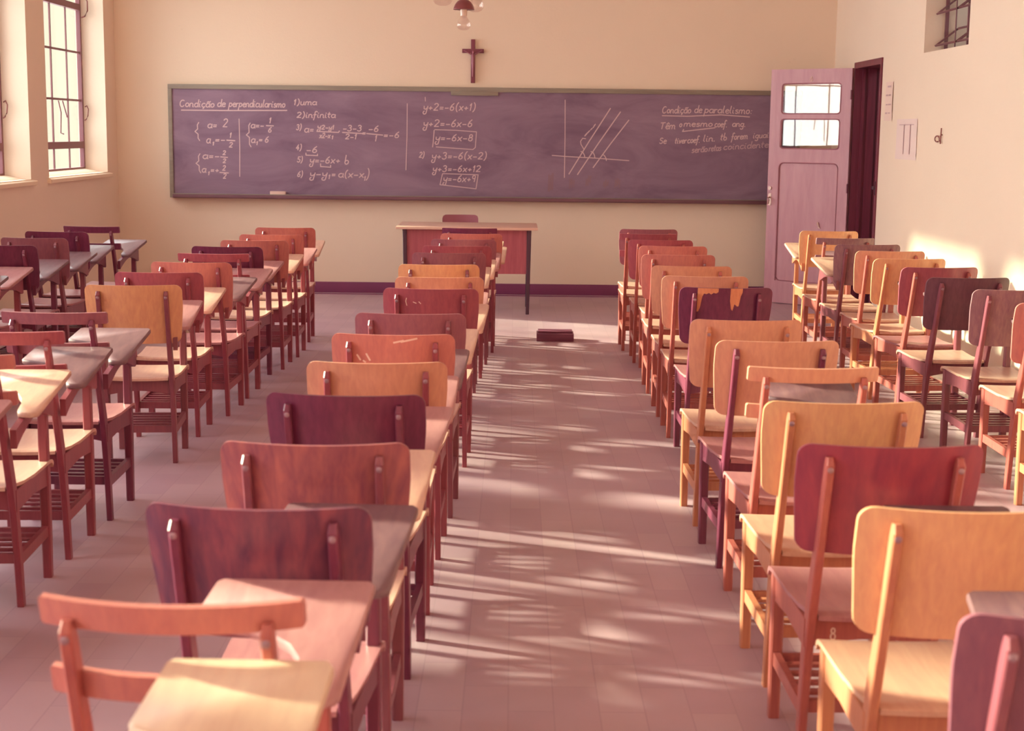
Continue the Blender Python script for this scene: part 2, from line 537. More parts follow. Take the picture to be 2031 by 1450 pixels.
def high_window(i, ya, yb, z0, z1):
    xg = XR + 0.15
    bm = bmesh.new()
    for y in (ya + 0.015, (ya + yb) / 2 - 0.02, yb - 0.015):
        box(bm, xg - 0.012, xg + 0.012, y - 0.008, y + 0.008, z0, z1)
    for z in (z0 + 0.012, z1 - 0.012):
        box(bm, xg - 0.012, xg + 0.012, ya, yb, z - 0.012, z + 0.012)
    tube(bm, [(xg - 0.05, (ya + yb) / 2 + 0.12, z0), (xg - 0.05, (ya + yb) / 2 + 0.12, z1)], 0.005)
    wo = struct(finish(bm, 'window_%d' % i, MAT['steelframe'], smooth=None))
    nrow = 4
    hgt = (z1 - z0) / nrow
    ang = math.radians(52)
    for k in range(nrow):
        zc = z0 + hgt * (k + 0.5)
        for (y0, y1) in ((ya + 0.03, (ya + yb) / 2 - 0.034), ((ya + yb) / 2 - 0.006, yb - 0.03)):
            L = hgt * 0.94 / 2
            def P(s, y, off):
                return (xg + math.sin(ang) * s + math.cos(ang) * off, y, zc + math.cos(ang) * s - math.sin(ang) * off)
            bm = bmesh.new()
            for s0, s1, a, b in ((-L, -L + 0.012, y0, y1), (L - 0.012, L, y0, y1), (-L, L, y0, y0 + 0.012), (-L, L, y1 - 0.012, y1)):
                prism(bm, [(s0, a), (s1, a), (s1, b), (s0, b)], lambda p: P(p[0], p[1], -0.006), lambda p: P(p[0], p[1], 0.006))
            sash = finish(bm, 'sash', MAT['steelframe'], wo, smooth=None)
            bm = bmesh.new()
            prism(bm, [(-L, y0), (L, y0), (L, y1), (-L, y1)], lambda p: P(p[0], p[1], -0.0015), lambda p: P(p[0], p[1], 0.0015))
            finish(bm, 'pane', MAT['glass'], sash, smooth=None)
for i, hw in enumerate(HIGH):
    high_window(len(WIN) + 1 + i, *hw)

# door frame and leaf
bm = bmesh.new()
ya, yb, _, zt = DOOR
for (y0, y1) in ((ya - 0.02, ya + 0.028), (yb - 0.028, yb + 0.02)):
    box(bm, XR - 0.012, XR + TR_ + 0.012, y0, y1, 0, zt + 0.02)
box(bm, XR - 0.012, XR + TR_ + 0.012, ya + 0.028, yb - 0.028, zt - 0.03, zt + 0.02)
# rebates and mouldings running up the far jamb
for x0, x1, d in ((XR + 0.05, XR + 0.075, 0.014), (XR + 0.10, XR + 0.165, 0.02), (XR + 0.185, XR + 0.205, 0.012)):
    box(bm, x0, x1, yb - 0.028 - d, yb - 0.027, 0, zt - 0.03)
    box(bm, x0, x1, ya + 0.027, ya + 0.028 + d, 0, zt - 0.03)
fr = struct(finish(bm, 'trim_2', MAT['jamb'], smooth=None))
bm = bmesh.new()                                       # strike and latch on the near jamb
box(bm, XR - 0.020, XR - 0.010, ya - 0.008, ya + 0.004, 1.03, 1.14)
box(bm, XR - 0.028, XR - 0.010, ya - 0.004, ya + 0.055, 1.075, 1.10)
finish(bm, 'latch', MAT['darkmetal'], fr)

HX, HY, LANG = 2.895, 13.19, math.radians(140.2)
def leaf():
    Wd, Hd, T = 0.79, 2.075, 0.034
    # local: x along the leaf from hinge to free edge, y thickness, z up ; near face is y = +T/2
    bm = bmesh.new()
    openings = [(0.096, 0.675, 1.685, 1.953), (0.097, 0.678, 1.380, 1.645), (0.096, 0.685, 0.205, 1.263)]
    t2 = T / 2
    z0 = 0.006
    box(bm, 0, 0.096, -t2, t2, z0, Hd)
    box(bm, 0.682, Wd, -t2, t2, z0, Hd)
    for a, b in ((z0, 0.205), (1.263, 1.380), (1.645, 1.685), (1.953, Hd)):
        box(bm, 0.096, 0.682, -t2, t2, a, b)
    # rounded corner fillets of the three openings
    for x0, x1, za, zb in [(0.096, 0.682, 1.685, 1.953), (0.096, 0.682, 1.380, 1.645), (0.096, 0.682, 0.205, 1.263)]:
        r = 0.045 if zb - za > 0.5 else 0.03
        for cx, cz, sx, sz in ((x0, za, 1, 1), (x1, za, -1, 1), (x0, zb, 1, -1), (x1, zb, -1, -1)):
            if zb - za > 0.5 and sz == 1:
                continue
            pts = [(cx, cz)]
            for k in range(6):
                a = PI / 2 * k / 5
                pts.append((cx + sx * (r - r * math.sin(a)), cz + sz * (r - r * math.cos(a))))
            prism(bm, pts, lambda p: (p[0], -t2, p[1]), lambda p: (p[0], t2, p[1]))
    o = finish(bm, 'door_1', MAT['door'], smooth=None)
    o.location = (HX, HY, 0)
    o.rotation_euler = (0, 0, LANG)
    struct(o)
    bm = bmesh.new()
    box(bm, 0.09, 0.685, -0.008, 0.008, 0.20, 1.268)
    finish(bm, 'door_panel', MAT['door'], o)
    for za, zb in ((1.385, 1.64), (1.69, 1.948)):
        bm = bmesh.new()
        box(bm, 0.09, 0.685, -0.003, 0.003, za - 0.006, zb + 0.006)
        finish(bm, 'pane', MAT['doorglass'], o, smooth=None)
    # mouldings around the openings, on the face toward the room
    bm = bmesh.new()
    for x0, x1, za, zb in openings:
        r = 0.045 if zb - za > 0.5 else 0.03
        pts = [(p[0], p[1]) for p in rrect(x0 + 0.004, x1 - 0.004, za + 0.004, zb - 0.004, r)]
        pts.append(pts[0])
        tube(bm, [(p[0], t2 * 0.9, p[1]) for p in pts], 0.006, 6)
    finish(bm, 'moulding', MAT['mould'], o)
    bm = bmesh.new()
    for zc, hh in ((0.93, 0.055),):
        prism(bm, rrect(0.746, 0.776, zc - hh, zc + hh, 0.012), lambda p: (p[0], t2, p[1]), lambda p: (p[0], t2 + 0.004, p[1]))
    tube(bm, [(0.761, t2, 0.95), (0.761, t2 + 0.035, 0.945), (0.744, t2 + 0.045, 0.93), (0.756, t2 + 0.04, 0.89)], 0.008)
    lathe_pts = [(0.761 + 0.016 * math.cos(2 * PI * k / 14), 1.031 + 0.016 * math.sin(2 * PI * k / 14)) for k in range(14)]
    prism(bm, lathe_pts, lambda p: (p[0], t2, p[1]), lambda p: (p[0], t2 + 0.012, p[1]))
    finish(bm, 'door_handle', MAT['brass'], o)
    bm = bmesh.new()
    for k in range(10):
        pass
    ring = [(0.389 + 0.011 * math.cos(2 * PI * k / 16), 1.985 + 0.017 * math.sin(2 * PI * k / 16)) for k in range(17)]
    tube(bm, [(p[0], t2 + 0.001, p[1]) for p in ring], 0.0035, 6)
    tube(bm, [(0.389, t2 + 0.001, 2.002), (0.383, t2 + 0.001, 2.014)], 0.003, 6)
    tube(bm, [(0.276, t2 + 0.001, 0.725), (0.272, t2 + 0.001, 0.746), (0.26, t2 + 0.001, 0.700), (0.247, t2 + 0.001, 0.698)], 0.006, 6)
    finish(bm, 'painted_mark', MAT['whitepaint'], o)
    bm = bmesh.new()
    for z in (0.25, 1.05, 1.85):
        lathe(bm, [(0.008, z - 0.04), (0.008, z + 0.04)], 0.0, 0.02, 10)
    finish(bm, 'hinge', MAT['jamb'], o)
leaf()

# ------------------------------------------------------------------ chalkboard
def bX(px): return -3.175 + (px - 335.0) * 0.0046222
def bZ(px, py): return 1.896 - (py - 167.5 - 0.0083 * (px - 335.0)) * 0.004598
BX0, BX1, BZ0, BZ1 = -3.175, 2.62, 0.868, 1.900
YF = YB - 0.045                  # front face of the slate
bt = thing('chalkboard', (0, YB, 0), 0, 'very wide dark chalkboard with grey border covered in chalk equations', 'chalkboard')
def bpart(bm, name, mat, smooth=35):
    for v in bm.verts:
        v.co.y -= YB
    return finish(bm, name, mat, bt, smooth)
bm = bmesh.new()
box(bm, BX0 + 0.02, BX1 - 0.02, YF, YB, BZ0 + 0.02, BZ1 - 0.02)
bpart(bm, 'slate', MAT['board'], None)
bm = bmesh.new()
box(bm, BX0, BX1, YF - 0.012, YB, BZ1 - 0.042, BZ1, 0.003)
box(bm, BX0, BX0 + 0.036, YF - 0.012, YB, BZ0, BZ1 - 0.042, 0.003)
box(bm, BX1 - 0.036, BX1, YF - 0.012, YB, BZ0, BZ1 - 0.042, 0.003)
bpart(bm, 'frame', MAT['board_frame'])
bm = bmesh.new()
box(bm, BX0 + 0.036, BX1 - 0.036, YF - 0.06, YB, BZ0, BZ0 + 0.022, 0.004)
box(bm, BX0 + 0.036, BX1 - 0.036, YF - 0.066, YF - 0.052, BZ0 + 0.004, BZ0 + 0.034, 0.003)
bpart(bm, 'chalk_tray', MAT['tray'])
bm = bmesh.new()
box(bm, BX0 + 0.036, BX1 - 0.036, YF - 0.0675, YF - 0.0505, BZ0 + 0.0345, BZ0 + 0.041, 0.002)
bpart(bm, 'tray_edge', MAT['board_frame'])
bm = bmesh.new()
box(bm, -0.586, -0.155, YF - 0.02, YF, 1.826, 1.862, 0.003)
bpart(bm, 'batten', MAT['board_frame'])

# stroke lettering: x-height 1, baseline 0
def arc(cx, cy, rx, ry, a0, a1, n=9):
    return [(cx + rx * math.cos(math.radians(a0 + (a1 - a0) * i / n)), cy + ry * math.sin(math.radians(a0 + (a1 - a0) * i / n))) for i in range(n + 1)]
G = {}
G['a'] = (0.8, [arc(0.38, 0.5, 0.36, 0.48, 60, 360), [(0.74, 0.95), (0.72, 0.2), (0.86, 0.0)]])
G['b'] = (0.8, [[(0.1, 1.9), (0.08, 0.4)], arc(0.4, 0.42, 0.33, 0.42, 180, -170)])
G['c'] = (0.7, [arc(0.4, 0.5, 0.36, 0.5, 50, 320)])
G['ç'] = (0.7, [arc(0.4, 0.5, 0.36, 0.5, 50, 320), [(0.42, 0.0), (0.52, -0.2), (0.34, -0.4)]])
G['d'] = (0.8, [arc(0.38, 0.5, 0.34, 0.5, 40, 340), [(0.74, 1.9), (0.72, 0.2), (0.86, 0)]])
G['e'] = (0.7, [[(0.08, 0.5), (0.6, 0.6)] + arc(0.38, 0.55, 0.32, 0.42, 20, 180) + arc(0.42, 0.5, 0.36, 0.5, 180, 320)])
G['f'] = (0.6, [arc(0.42, 1.6, 0.2, 0.28, 20, 180) + [(0.22, 0.0), (0.14, -0.7)], [(0.0, 0.85), (0.5, 0.9)]])
G['g'] = (0.8, [arc(0.38, 0.5, 0.34, 0.46, 50, 340), [(0.72, 0.95), (0.7, -0.4)] + arc(0.4, -0.45, 0.3, 0.35, 0, -160)])
G['i'] = (0.4, [[(0.08, 0.9), (0.1, 0.2), (0.3, 0.0)], [(0.14, 1.3), (0.17, 1.42)]])
G['k'] = (0.7, [[(0.1, 1.9), (0.05, 0)], [(0.6, 1.0), (0.1, 0.45), (0.65, 0)]])
G['l'] = (0.4, [[(0.14, 1.9), (0.08, 0.3), (0.3, 0.0)]])
G['m'] = (1.2, [[(0.05, 0.9), (0.05, 0)], [(0.05, 0.6)] + arc(0.3, 0.6, 0.24, 0.36, 160, 0) + [(0.54, 0)], [(0.56, 0.6)] + arc(0.8, 0.6, 0.24, 0.36, 160, 0) + [(1.05, 0.1), (1.2, 0)]])
G['n'] = (0.8, [[(0.05, 0.9), (0.05, 0)], [(0.05, 0.6)] + arc(0.34, 0.6, 0.28, 0.36, 160, 0) + [(0.64, 0.1), (0.8, 0)]])
G['o'] = (0.75, [arc(0.38, 0.5, 0.33, 0.48, 90, 450)])
G['p'] = (0.8, [[(0.1, 1.0), (0.0, -0.9)], arc(0.38, 0.5, 0.33, 0.46, 160, -160)])
G['q'] = (0.8, [arc(0.38, 0.5, 0.34, 0.46, 50, 340), [(0.72, 0.95), (0.7, -0.9)]])
G['r'] = (0.6, [[(0.05, 0.95), (0.08, 0)], [(0.06, 0.6), (0.3, 0.92), (0.55, 0.9)]])
G['s'] = (0.65, [arc(0.34, 0.74, 0.24, 0.22, 30, 230, 6) + arc(0.32, 0.26, 0.26, 0.26, 70, -150, 7)])
G['t'] = (0.55, [[(0.22, 1.6), (0.16, 0.25), (0.4, 0.0)], [(0.0, 1.05), (0.5, 1.08)]])
G['u'] = (0.8, [[(0.06, 0.95), (0.06, 0.3)] + arc(0.34, 0.28, 0.28, 0.28, 180, 340) + [(0.64, 0.95), (0.66, 0.15), (0.82, 0)]])
G['v'] = (0.7, [[(0.05, 0.95), (0.3, 0), (0.62, 0.95)]])
G['x'] = (0.75, [[(0.08, 0.95), (0.35, 0.5), (0.68, 0.0)], [(0.7, 0.95), (0.05, 0.0)]])
G['y'] = (0.75, [[(0.06, 0.95), (0.12, 0.4), (0.4, 0.25), (0.66, 0.6)], [(0.72, 0.98), (0.62, -0.3)] + arc(0.34, -0.5, 0.28, 0.36, 20, -250, 9)])
G['C'] = (1.0, [arc(0.52, 0.85, 0.46, 0.85, 55, 320, 12)])
G['T'] = (1.0, [[(0.0, 1.55), (0.9, 1.65)], [(0.45, 1.6), (0.38, 0.0)]])
G['S'] = (0.9, [arc(0.45, 1.2, 0.32, 0.36, 30, 230, 7) + arc(0.42, 0.42, 0.36, 0.42, 70, -150, 8)])
G['E'] = (0.9, [[(0.8, 1.5), (0.1, 1.5), (0.1, 0), (0.8, 0)], [(0.1, 0.8), (0.6, 0.8)]])
G['U'] = (0.9, [[(0.1, 1.5), (0.1, 0.4)] + arc(0.4, 0.4, 0.3, 0.4, 180, 360) + [(0.7, 1.5)]])
G['M'] = (1.1, [[(0.08, 0), (0.12, 1.5), (0.5, 0.5), (0.9, 1.5), (0.95, 0)]])
G['0'] = (0.85, [arc(0.4, 0.8, 0.34, 0.8, 90, 450)])
G['1'] = (0.5, [[(0.08, 1.15), (0.3, 1.6), (0.26, 0.0)]])
G['2'] = (0.9, [arc(0.4, 1.2, 0.34, 0.4, 160, -40) + [(0.08, 0.05), (0.8, 0.05)]])
G['3'] = (0.85, [arc(0.36, 1.22, 0.3, 0.36, 150, -80) + arc(0.36, 0.42, 0.36, 0.44, 80, -150)])
G['4'] = (0.9, [[(0.55, 1.6), (0.05, 0.55), (0.8, 0.55)], [(0.6, 1.0), (0.55, 0.0)]])
G['5'] = (0.85, [[(0.75, 1.6), (0.2, 1.6), (0.15, 0.95)] + arc(0.38, 0.48, 0.36, 0.48, 120, -150)])
G['6'] = (0.85, [[(0.62, 1.6), (0.25, 1.1), (0.08, 0.5)] + arc(0.4, 0.42, 0.32, 0.42, 170, -190)])
G['8'] = (0.8, [arc(0.38, 1.2, 0.26, 0.36, 90, 450), arc(0.38, 0.42, 0.32, 0.42, 90, 450)])
G['9'] = (0.8, [arc(0.36, 1.15, 0.28, 0.42, 0, 360), [(0.64, 1.2), (0.55, 0.0)]])
G['='] = (0.8, [[(0.1, 0.72), (0.66, 0.72)], [(0.1, 0.34), (0.66, 0.34)]])
G['-'] = (0.8, [[(0.1, 0.52), (0.68, 0.52)]])
G['+'] = (0.8, [[(0.1, 0.52), (0.68, 0.52)], [(0.39, 0.85), (0.39, 0.18)]])
G['('] = (0.55, [arc(0.7, 0.75, 0.55, 1.2, 118, 242)])
G[')'] = (0.55, [arc(-0.15, 0.75, 0.55, 1.2, 62, -62)])
G['.'] = (0.35, [[(0.1, 0.0), (0.18, 0.04)]])
G[':'] = (0.4, [[(0.15, 0.1), (0.2, 0.14)], [(0.18, 0.8), (0.23, 0.84)]])
G['~'] = (0.0, [[(-0.75, 1.25), (-0.55, 1.45), (-0.35, 1.28), (-0.12, 1.5)]])
G['^'] = (0.0, [[(-0.7, 1.25), (-0.42, 1.6), (-0.15, 1.25)]])
G[' '] = (0.6, [])
def layout(text):
    x, out = 0.0, []
    for ch in text:
        wd, st = G[ch]
        for s in st:
            out.append([(x + a, b) for a, b in s])
        x += wd + (0.13 if wd > 0 else 0)
    return x, out
class Chalk:
    """collects chalk strokes in board pixels; done() builds one thin mesh per written line or drawn figure"""
    n = 0
    def __init__(self): self.strokes = []
    def line(self, pts, wpx=2.0, proud=0.0008, key=None):
        self.strokes.append((list(pts), wpx, proud, key if key is not None else ('l', len(self.strokes))))
    def text(self, s, x0, y0, width, xh, slope=0.0, wpx=1.9, slant=0.18):
        total, st = layout(s)
        k = width / max(total, 0.01)
        key = ('t', len(self.strokes))
        for pl in st:
            self.line([(x0 + a * k + b * xh * slant, y0 - b * xh + slope * a * k) for a, b in pl], wpx, key=key)
    def done(self, name, mat='chalk', gap=9.0):
        # group strokes whose boxes nearly touch
        keys = {}
        for pts, wpx, pr, key in self.strokes:
            b = keys.setdefault(key, [1e9, 1e9, -1e9, -1e9])
            for x, y in pts:
                b[0], b[1], b[2], b[3] = min(b[0], x), min(b[1], y), max(b[2], x), max(b[3], y)
        ks = list(keys)
        root = {k: k for k in ks}
        def find(k):
            while root[k] != k: k = root[k]
            return k
        for a in ks:
            for b in ks:
                A, B = keys[a], keys[b]
                if A[0] - gap < B[2] and B[0] - gap < A[2] and A[1] - 1.0 < B[3] and B[1] - 1.0 < A[3]:
                    root[find(a)] = find(b)
        groups = {}
        for st in self.strokes:
            groups.setdefault(find(st[3]), []).append(st)
        for g in groups.values():
            bm = bmesh.new()
            for pts, wpx, proud, key in g:
                P = [Vector((bX(x), 0, bZ(x, y))) for x, y in pts]
                hw = wpx * 1.02 * 0.00462 / 2
                for a, b in zip(P[:-1], P[1:]):
                    d = b - a
                    if d.length < 1e-5: continue
                    d.normalize()
                    n = Vector((-d.z, 0, d.x)) * hw
                    e = d * hw * 0.6
                    Chalk.n += 1
                    y = YF - YB - proud - 0.00002 * (Chalk.n % 60)
                    bm.faces.new([bm.verts.new((p.x, y, p.z)) for p in (a - e - n, b + e - n, b + e + n, a - e + n)])
            finish(bm, name, MAT[mat], bt, None, recalc=False)
ck = Chalk()
ck.text('Condição'.replace('ã', 'a~'), 357, 211, 70, 7.5, 0.02)
ck.text('de', 432, 211, 17, 7.5, 0.0)
ck.text('perpendicularismo', 455, 211, 112, 7.5, 0.01)
ck.line([(361, 218), (440, 218.5), (570, 218)], 2.2)
ck.done('chalk_writing')
ck = Chalk()
def brace(x, y0, y1, d=4):
    ym = (y0 + y1) / 2
    ck.line([(x + d, y0), (x + 1, y0 + 5), (x + 1.5, ym - 5), (x - d, ym), (x + 2, ym + 5), (x + 2, y1 - 5), (x + d + 1, y1)], 1.8)
brace(391, 242, 278); brace(392, 304, 342); brace(493, 243, 290)
ck.text('a=', 412, 253, 20, 8); ck.text('2', 442, 251, 11, 10)
ck.text('a', 409, 283, 9, 9); ck.text('1', 421, 287, 4, 4); ck.text('=-', 426, 281, 22, 7)
ck.line([(450, 277), (466, 278)], 2.4); ck.text('1', 455, 272, 5, 6); ck.text('2', 454, 291, 8, 6)
ck.text('a=-', 401, 314, 35, 8); ck.line([(437, 310), (451, 311)], 2); ck.text('2', 441, 306, 7, 5); ck.text('2', 441, 322, 7, 5)
ck.text('a', 399, 341, 9, 8); ck.text('1', 411, 346, 4, 4); ck.text('=+', 416, 341, 18, 7); ck.line([(435, 341), (452, 342)], 2); ck.text('2', 440, 337, 7, 6); ck.text('2', 441, 353, 7, 6)
ck.line([(475, 235), (475.5, 290), (474.5, 349)], 1.6)
ck.text('a=-', 498, 253, 27, 7.5); ck.line([(529, 248), (543, 248.5)], 2); ck.text('1', 534, 243, 5, 6.5); ck.text('6', 532, 261, 8, 6)
ck.text('a', 498, 282, 9, 8); ck.text('1', 508, 286, 4, 4); ck.text('=', 513, 280, 9, 6); ck.text('6', 525, 281, 9, 7)
ck.done('chalk_writing')
ck = Chalk()
ck.text('1)uma', 583, 207, 47, 6.5)
ck.text('2)infinita', 589, 232, 78, 6.5)
ck.text('3)', 588, 256, 11, 6.5); ck.text('a=', 604, 261, 20, 8)
ck.text('y', 630, 254, 8, 6); ck.text('2-y1', 638, 255, 26, 5); ck.line([(629, 259), (650, 260), (672, 261), (674, 258)], 2.0)
ck.text('x2-x', 634, 272, 22, 6); ck.text('1', 658, 274, 4, 4)
ck.text('-3-3', 680, 258, 39, 7); ck.line([(680, 261), (720, 263)], 2.0); ck.text('2-1', 685, 274, 24, 6)
ck.text('=', 719, 266, 8, 6); ck.text('-6', 731, 259, 22, 7); ck.line([(728, 263), (760, 266)], 2.0); ck.text('1', 744, 278, 4, 7)
ck.text('=-6', 761, 271, 33, 7)
ck.text('4)', 587, 296, 12, 6.5); ck.text('-6', 607, 301, 24, 7.5); ck.line([(607, 302), (607, 306), (630, 307), (630, 304)], 1.9)
ck.text('5)', 589, 320, 12, 6.5); ck.text('y=-6x+', 614, 322, 62, 8); ck.text('b', 683, 324, 10, 9.5); ck.line([(636, 323), (636, 328.5), (656, 330), (656, 326)], 1.9)
ck.text('6)', 589, 349, 12, 6.5); ck.text('y-y', 614, 349, 36, 8); ck.text('1', 651, 353, 4, 5); ck.text('=', 657, 349, 10, 7); ck.text('a(x-x', 671, 350, 52, 8); ck.text('1', 722, 356, 4, 5); ck.text(')', 726, 352, 8, 11)
ck.done('chalk_writing')
ck = Chalk()
ck.line([(808.5, 204), (808, 270), (806, 335)], 1.5)
ck.text('y+2=-6(x+1)', 840, 217, 105, 8.5, wpx=1.8)
ck.text('y+2=-6x-6', 840, 249, 99, 8.5, wpx=1.8)
ck.text('y=-6x-8', 864, 277, 76, 8, wpx=1.8)
ck.line([(862, 256), (860, 282), (859, 289)], 1.7); ck.line([(863, 255), (905, 256), (946, 259), (944, 290), (939, 294), (866, 289)], 1.5)
ck.text('2)', 832, 310, 11, 6.5, wpx=1.8); ck.text('y+3=-6(x-2)', 857, 313, 111, 8.2, wpx=1.8)
ck.text('y+3=-6x+12', 859, 338, 97, 7.5, wpx=1.8)
ck.text('y=-6x+9', 880, 358, 66, 8, wpx=1.8)
ck.line([(879, 342), (874, 364), (946, 372), (950, 344), (880, 342)], 1.6)
ck.line([(844, 191), (844.5, 199)], 1.4)
ck.done('chalk_writing')
ck = Chalk()
ck.line([(1121, 196), (1122, 270), (1122, 349)], 1.6)
ck.line([(1097, 305), (1122, 307), (1180, 310), (1250, 315)], 1.7)
for a, b in (((1211, 212), (1131, 342)), ((1231, 219), (1148, 343)), ((1248, 235), (1179, 329))):
    ck.line([a, ((a[0] + b[0]) / 2 - 1, (a[1] + b[1]) / 2), b], 2.0)
for x, y in ((1154, 297), (1174, 297), (1197, 303)):
    ck.line([(x, y), (x + 4, y + 2), (x + 7, y + 7), (x + 8, y + 12)], 1.7)
ck.line([(1160, 293), (1154, 283), (1153, 277), (1157, 271), (1163, 272)], 1.6)
st = layout('a=-1')[1]
for pl in st:
    ck.line([(1160 + (a * 9 * 0.62 + b * 8 * 0.35), 268 - (a * 9 * 0.86) - b * 8 * 0.55 + a * 2) for a, b in pl], 1.7)
ck.done('chalk_diagram', gap=40)
ck = Chalk()
ck.text('Condiça~o', 1313, 221, 58, 7.5, 0.0, 1.7); ck.text('de', 1377, 220, 16, 7.5, 0, 1.7)
ck.text('paralelismo:', 1397, 220, 96, 7.5, 0.02, 1.7)
ck.line([(1314, 226), (1365, 227), (1430, 224), (1487, 228)], 1.8)
ck.text('Te^m', 1310, 252, 31, 7.5, 0, 1.7); ck.text('o', 1348, 248, 6, 6.5, 0, 1.7); ck.text('mesmo', 1357, 247, 58, 6.5, 0, 1.7); ck.text('coef.', 1418, 248, 26, 7, 0, 1.7); ck.text('ang.', 1453, 247, 28, 6.5, 0, 1.7)
ck.line([(1357, 253), (1355, 257), (1419, 249.5)], 1.9)
ck.text('Se', 1309, 281, 15, 7, 0, 1.7); ck.text('tiver', 1340, 281, 24, 6.5, -0.05, 1.7); ck.text('coef.', 1365, 280, 26, 7, -0.06, 1.7); ck.text('lin.', 1396, 277, 26, 7, -0.05, 1.7); ck.text('tb', 1430, 274, 14, 7.5, 0, 1.7); ck.text('forem', 1452, 273, 33, 7, -0.06, 1.7); ck.text('iguais', 1495, 270, 38, 6.5, -0.05, 1.7)
ck.done('chalk_writing')
ck = Chalk()
ck.text('sera~o', 1374, 299, 32, 7, -0.07, 1.7); ck.text('retas', 1408, 296, 25, 7, -0.07, 1.7); ck.text('coincidentes', 1437, 293, 98, 7, -0.06, 1.7)
ck.done('chalk_writing', 'chalk_faint')
# smears left by a wiped chalk line low on the board
ck = Chalk()
for x, y0, y1 in ((1095, 340, 378), (1137, 350, 372), (1170, 344, 366), (1205, 352, 370), (1228, 348, 372)):
    for k in range(5):
        ck.line([(x - 4 + 2.2 * k, y0 + random.uniform(0, 8)), (x - 5 + 2.2 * k, y1 - random.uniform(0, 10))], 1.3, 0.0006)
sm = plain('chalk_smear', rgb(150, 116, 126), 0.95, 0.05)
MAT['smear'] = sm
ck.done('chalk_smear', 'smear', gap=2)

bm = bmesh.new()
box(bm, -0.072, 0.072, -0.02, 0.02, 0, 0.046, 0.005)
e = finish(bm, 'chalk_eraser', MAT['eraser'])
e.location = (-2.175, YF - 0.027, BZ0 + 0.0225)
tag(e, 'small pale chalk eraser lying on the chalkboard ledge', 'eraser')

# ------------------------------------------------------------------ crucifix
cr = thing('crucifix', (-0.388, YB, 1.939), 0, 'dark wooden crucifix on the wall above the chalkboard', 'crucifix')
bm = bmesh.new()
box(bm, -0.019, 0.019, -0.03, -0.004, 0, 0.392, 0.003)
finish(bm, 'upright_beam', MAT['cross'], cr)
bm = bmesh.new()
box(bm, -0.099, 0.099, -0.031, -0.004, 0.270, 0.306, 0.003)
finish(bm, 'cross_beam', MAT['cross'], cr)
bm = bmesh.new()
lathe(bm, [(0.003, 0.055), (0.007, 0.06), (0.008, 0.10), (0.010, 0.15), (0.014, 0.175), (0.012, 0.20), (0.016, 0.245), (0.008, 0.262), (0.006, 0.268)], 0, -0.041, 12)
lathe(bm, [(0.002, 0.262), (0.010, 0.270), (0.011, 0.282), (0.003, 0.294)], 0.003, -0.044, 12)
for s in (-1, 1):
    tube(bm, [(s * 0.012, -0.041, 0.252), (s * 0.045, -0.038, 0.272), (s * 0.085, -0.035, 0.292)], 0.0055)
finish(bm, 'figure', MAT['corpus'], cr)

# ------------------------------------------------------------------ ceiling lamp
LX, LY, LZ = -0.275, 8.0, 2.03
lp = thing('pendant_lamp', (LX, LY, LZ), 0, 'hanging lamp with dark metal dome and clear bulbs', 'lamp')
bm = bmesh.new()
lathe(bm, [(0.006, 0.10), (0.006, ZC - LZ)], 0.005, 0, 10)
lathe(bm, [(0.06, ZC - LZ - 0.05), (0.06, ZC - LZ)], 0.005, 0, 20)
finish(bm, 'stem', MAT['dome'], lp)
bm = bmesh.new()
lathe(bm, [(0.055, 0.092), (0.054, 0.098), (0.046, 0.118), (0.034, 0.134), (0.018, 0.142), (0.004, 0.144)], 0.005, 0, 28)
finish(bm, 'dome', MAT['dome'], lp)
bm = bmesh.new()
lathe(bm, [(0.017, 0.06), (0.017, 0.095)], 0.005, 0, 18)
finish(bm, 'socket', MAT['porcelain'], lp)
def bulb(cx, cy, z, r, flip=1):
    b = bmesh.new()
    pr = [(0.012, 0.085)] + [(0.014 + (r - 0.014) * k, 0.085 - 0.035 * k * r / 0.034) for k in (0.3, 0.6, 0.85)]
    pr = [(0.35 * r, 2.2 * r)] + [(0.45 * r, 1.9 * r), (0.8 * r, 1.35 * r), (r, 0.75 * r), (0.96 * r, 0.5 * r), (0.75 * r, 0.18 * r), (0.4 * r, 0.03 * r), (0.05 * r, 0.0)]
    lathe(b, [(a, z + flip * h) for a, h in pr], cx, cy, 24)
    return finish(b, 'bulb', MAT['bulb'], lp)
bulb(0.005, 0, -0.012, 0.036)
bulb(-0.105, 0.02, 0.112, 0.052)
bulb(0.062, 0.06, 0.085, 0.045)
bm = bmesh.new()
tube(bm, [(0.005, 0, 0.24), (-0.05, 0.01, 0.25), (-0.105, 0.02, 0.22)], 0.006)
tube(bm, [(0.005, 0, 0.24), (0.04, 0.03, 0.24), (0.062, 0.06, 0.18)], 0.006)
finish(bm, 'arm', MAT['dome'], lp)

# ------------------------------------------------------------------ teacher's desk and chair
dk = thing('teacher_desk', (-0.385, 12.5, 0), 0, 'wide teacher desk with reddish front panel below the chalkboard', 'desk')
bm = bmesh.new()
box(bm, -0.585, 0.585, -0.03, 0.66, 0.700, 0.722, 0.004)
finish(bm, 'desktop', MAT['desktop'], dk)
bm = bmesh.new()
box(bm, -0.505, 0.495, 0.03, 0.046, 0.335, 0.699)
finish(bm, 'front_panel', MAT['deskpanel'], dk)
for sx, yy in ((-1, 0.03), (1, 0.03), (-1, 0.59), (1, 0.59)):
    bm = bmesh.new()
    x = 0.515 * sx + (0.0 if sx > 0 else 0.0)
    loft(bm, [octo(x - 0.008 * sx, yy, 0.0, 0.028, 0.03, 0.004), octo(x, yy, 0.699, 0.036, 0.036, 0.004)])
    finish(bm, 'leg', MAT['darkmetal'], dk)
bm = bmesh.new()
for sx in (-1, 1):
    box(bm, 0.515 * sx - 0.012, 0.515 * sx + 0.012, 0.05, 0.57, 0.655, 0.699)
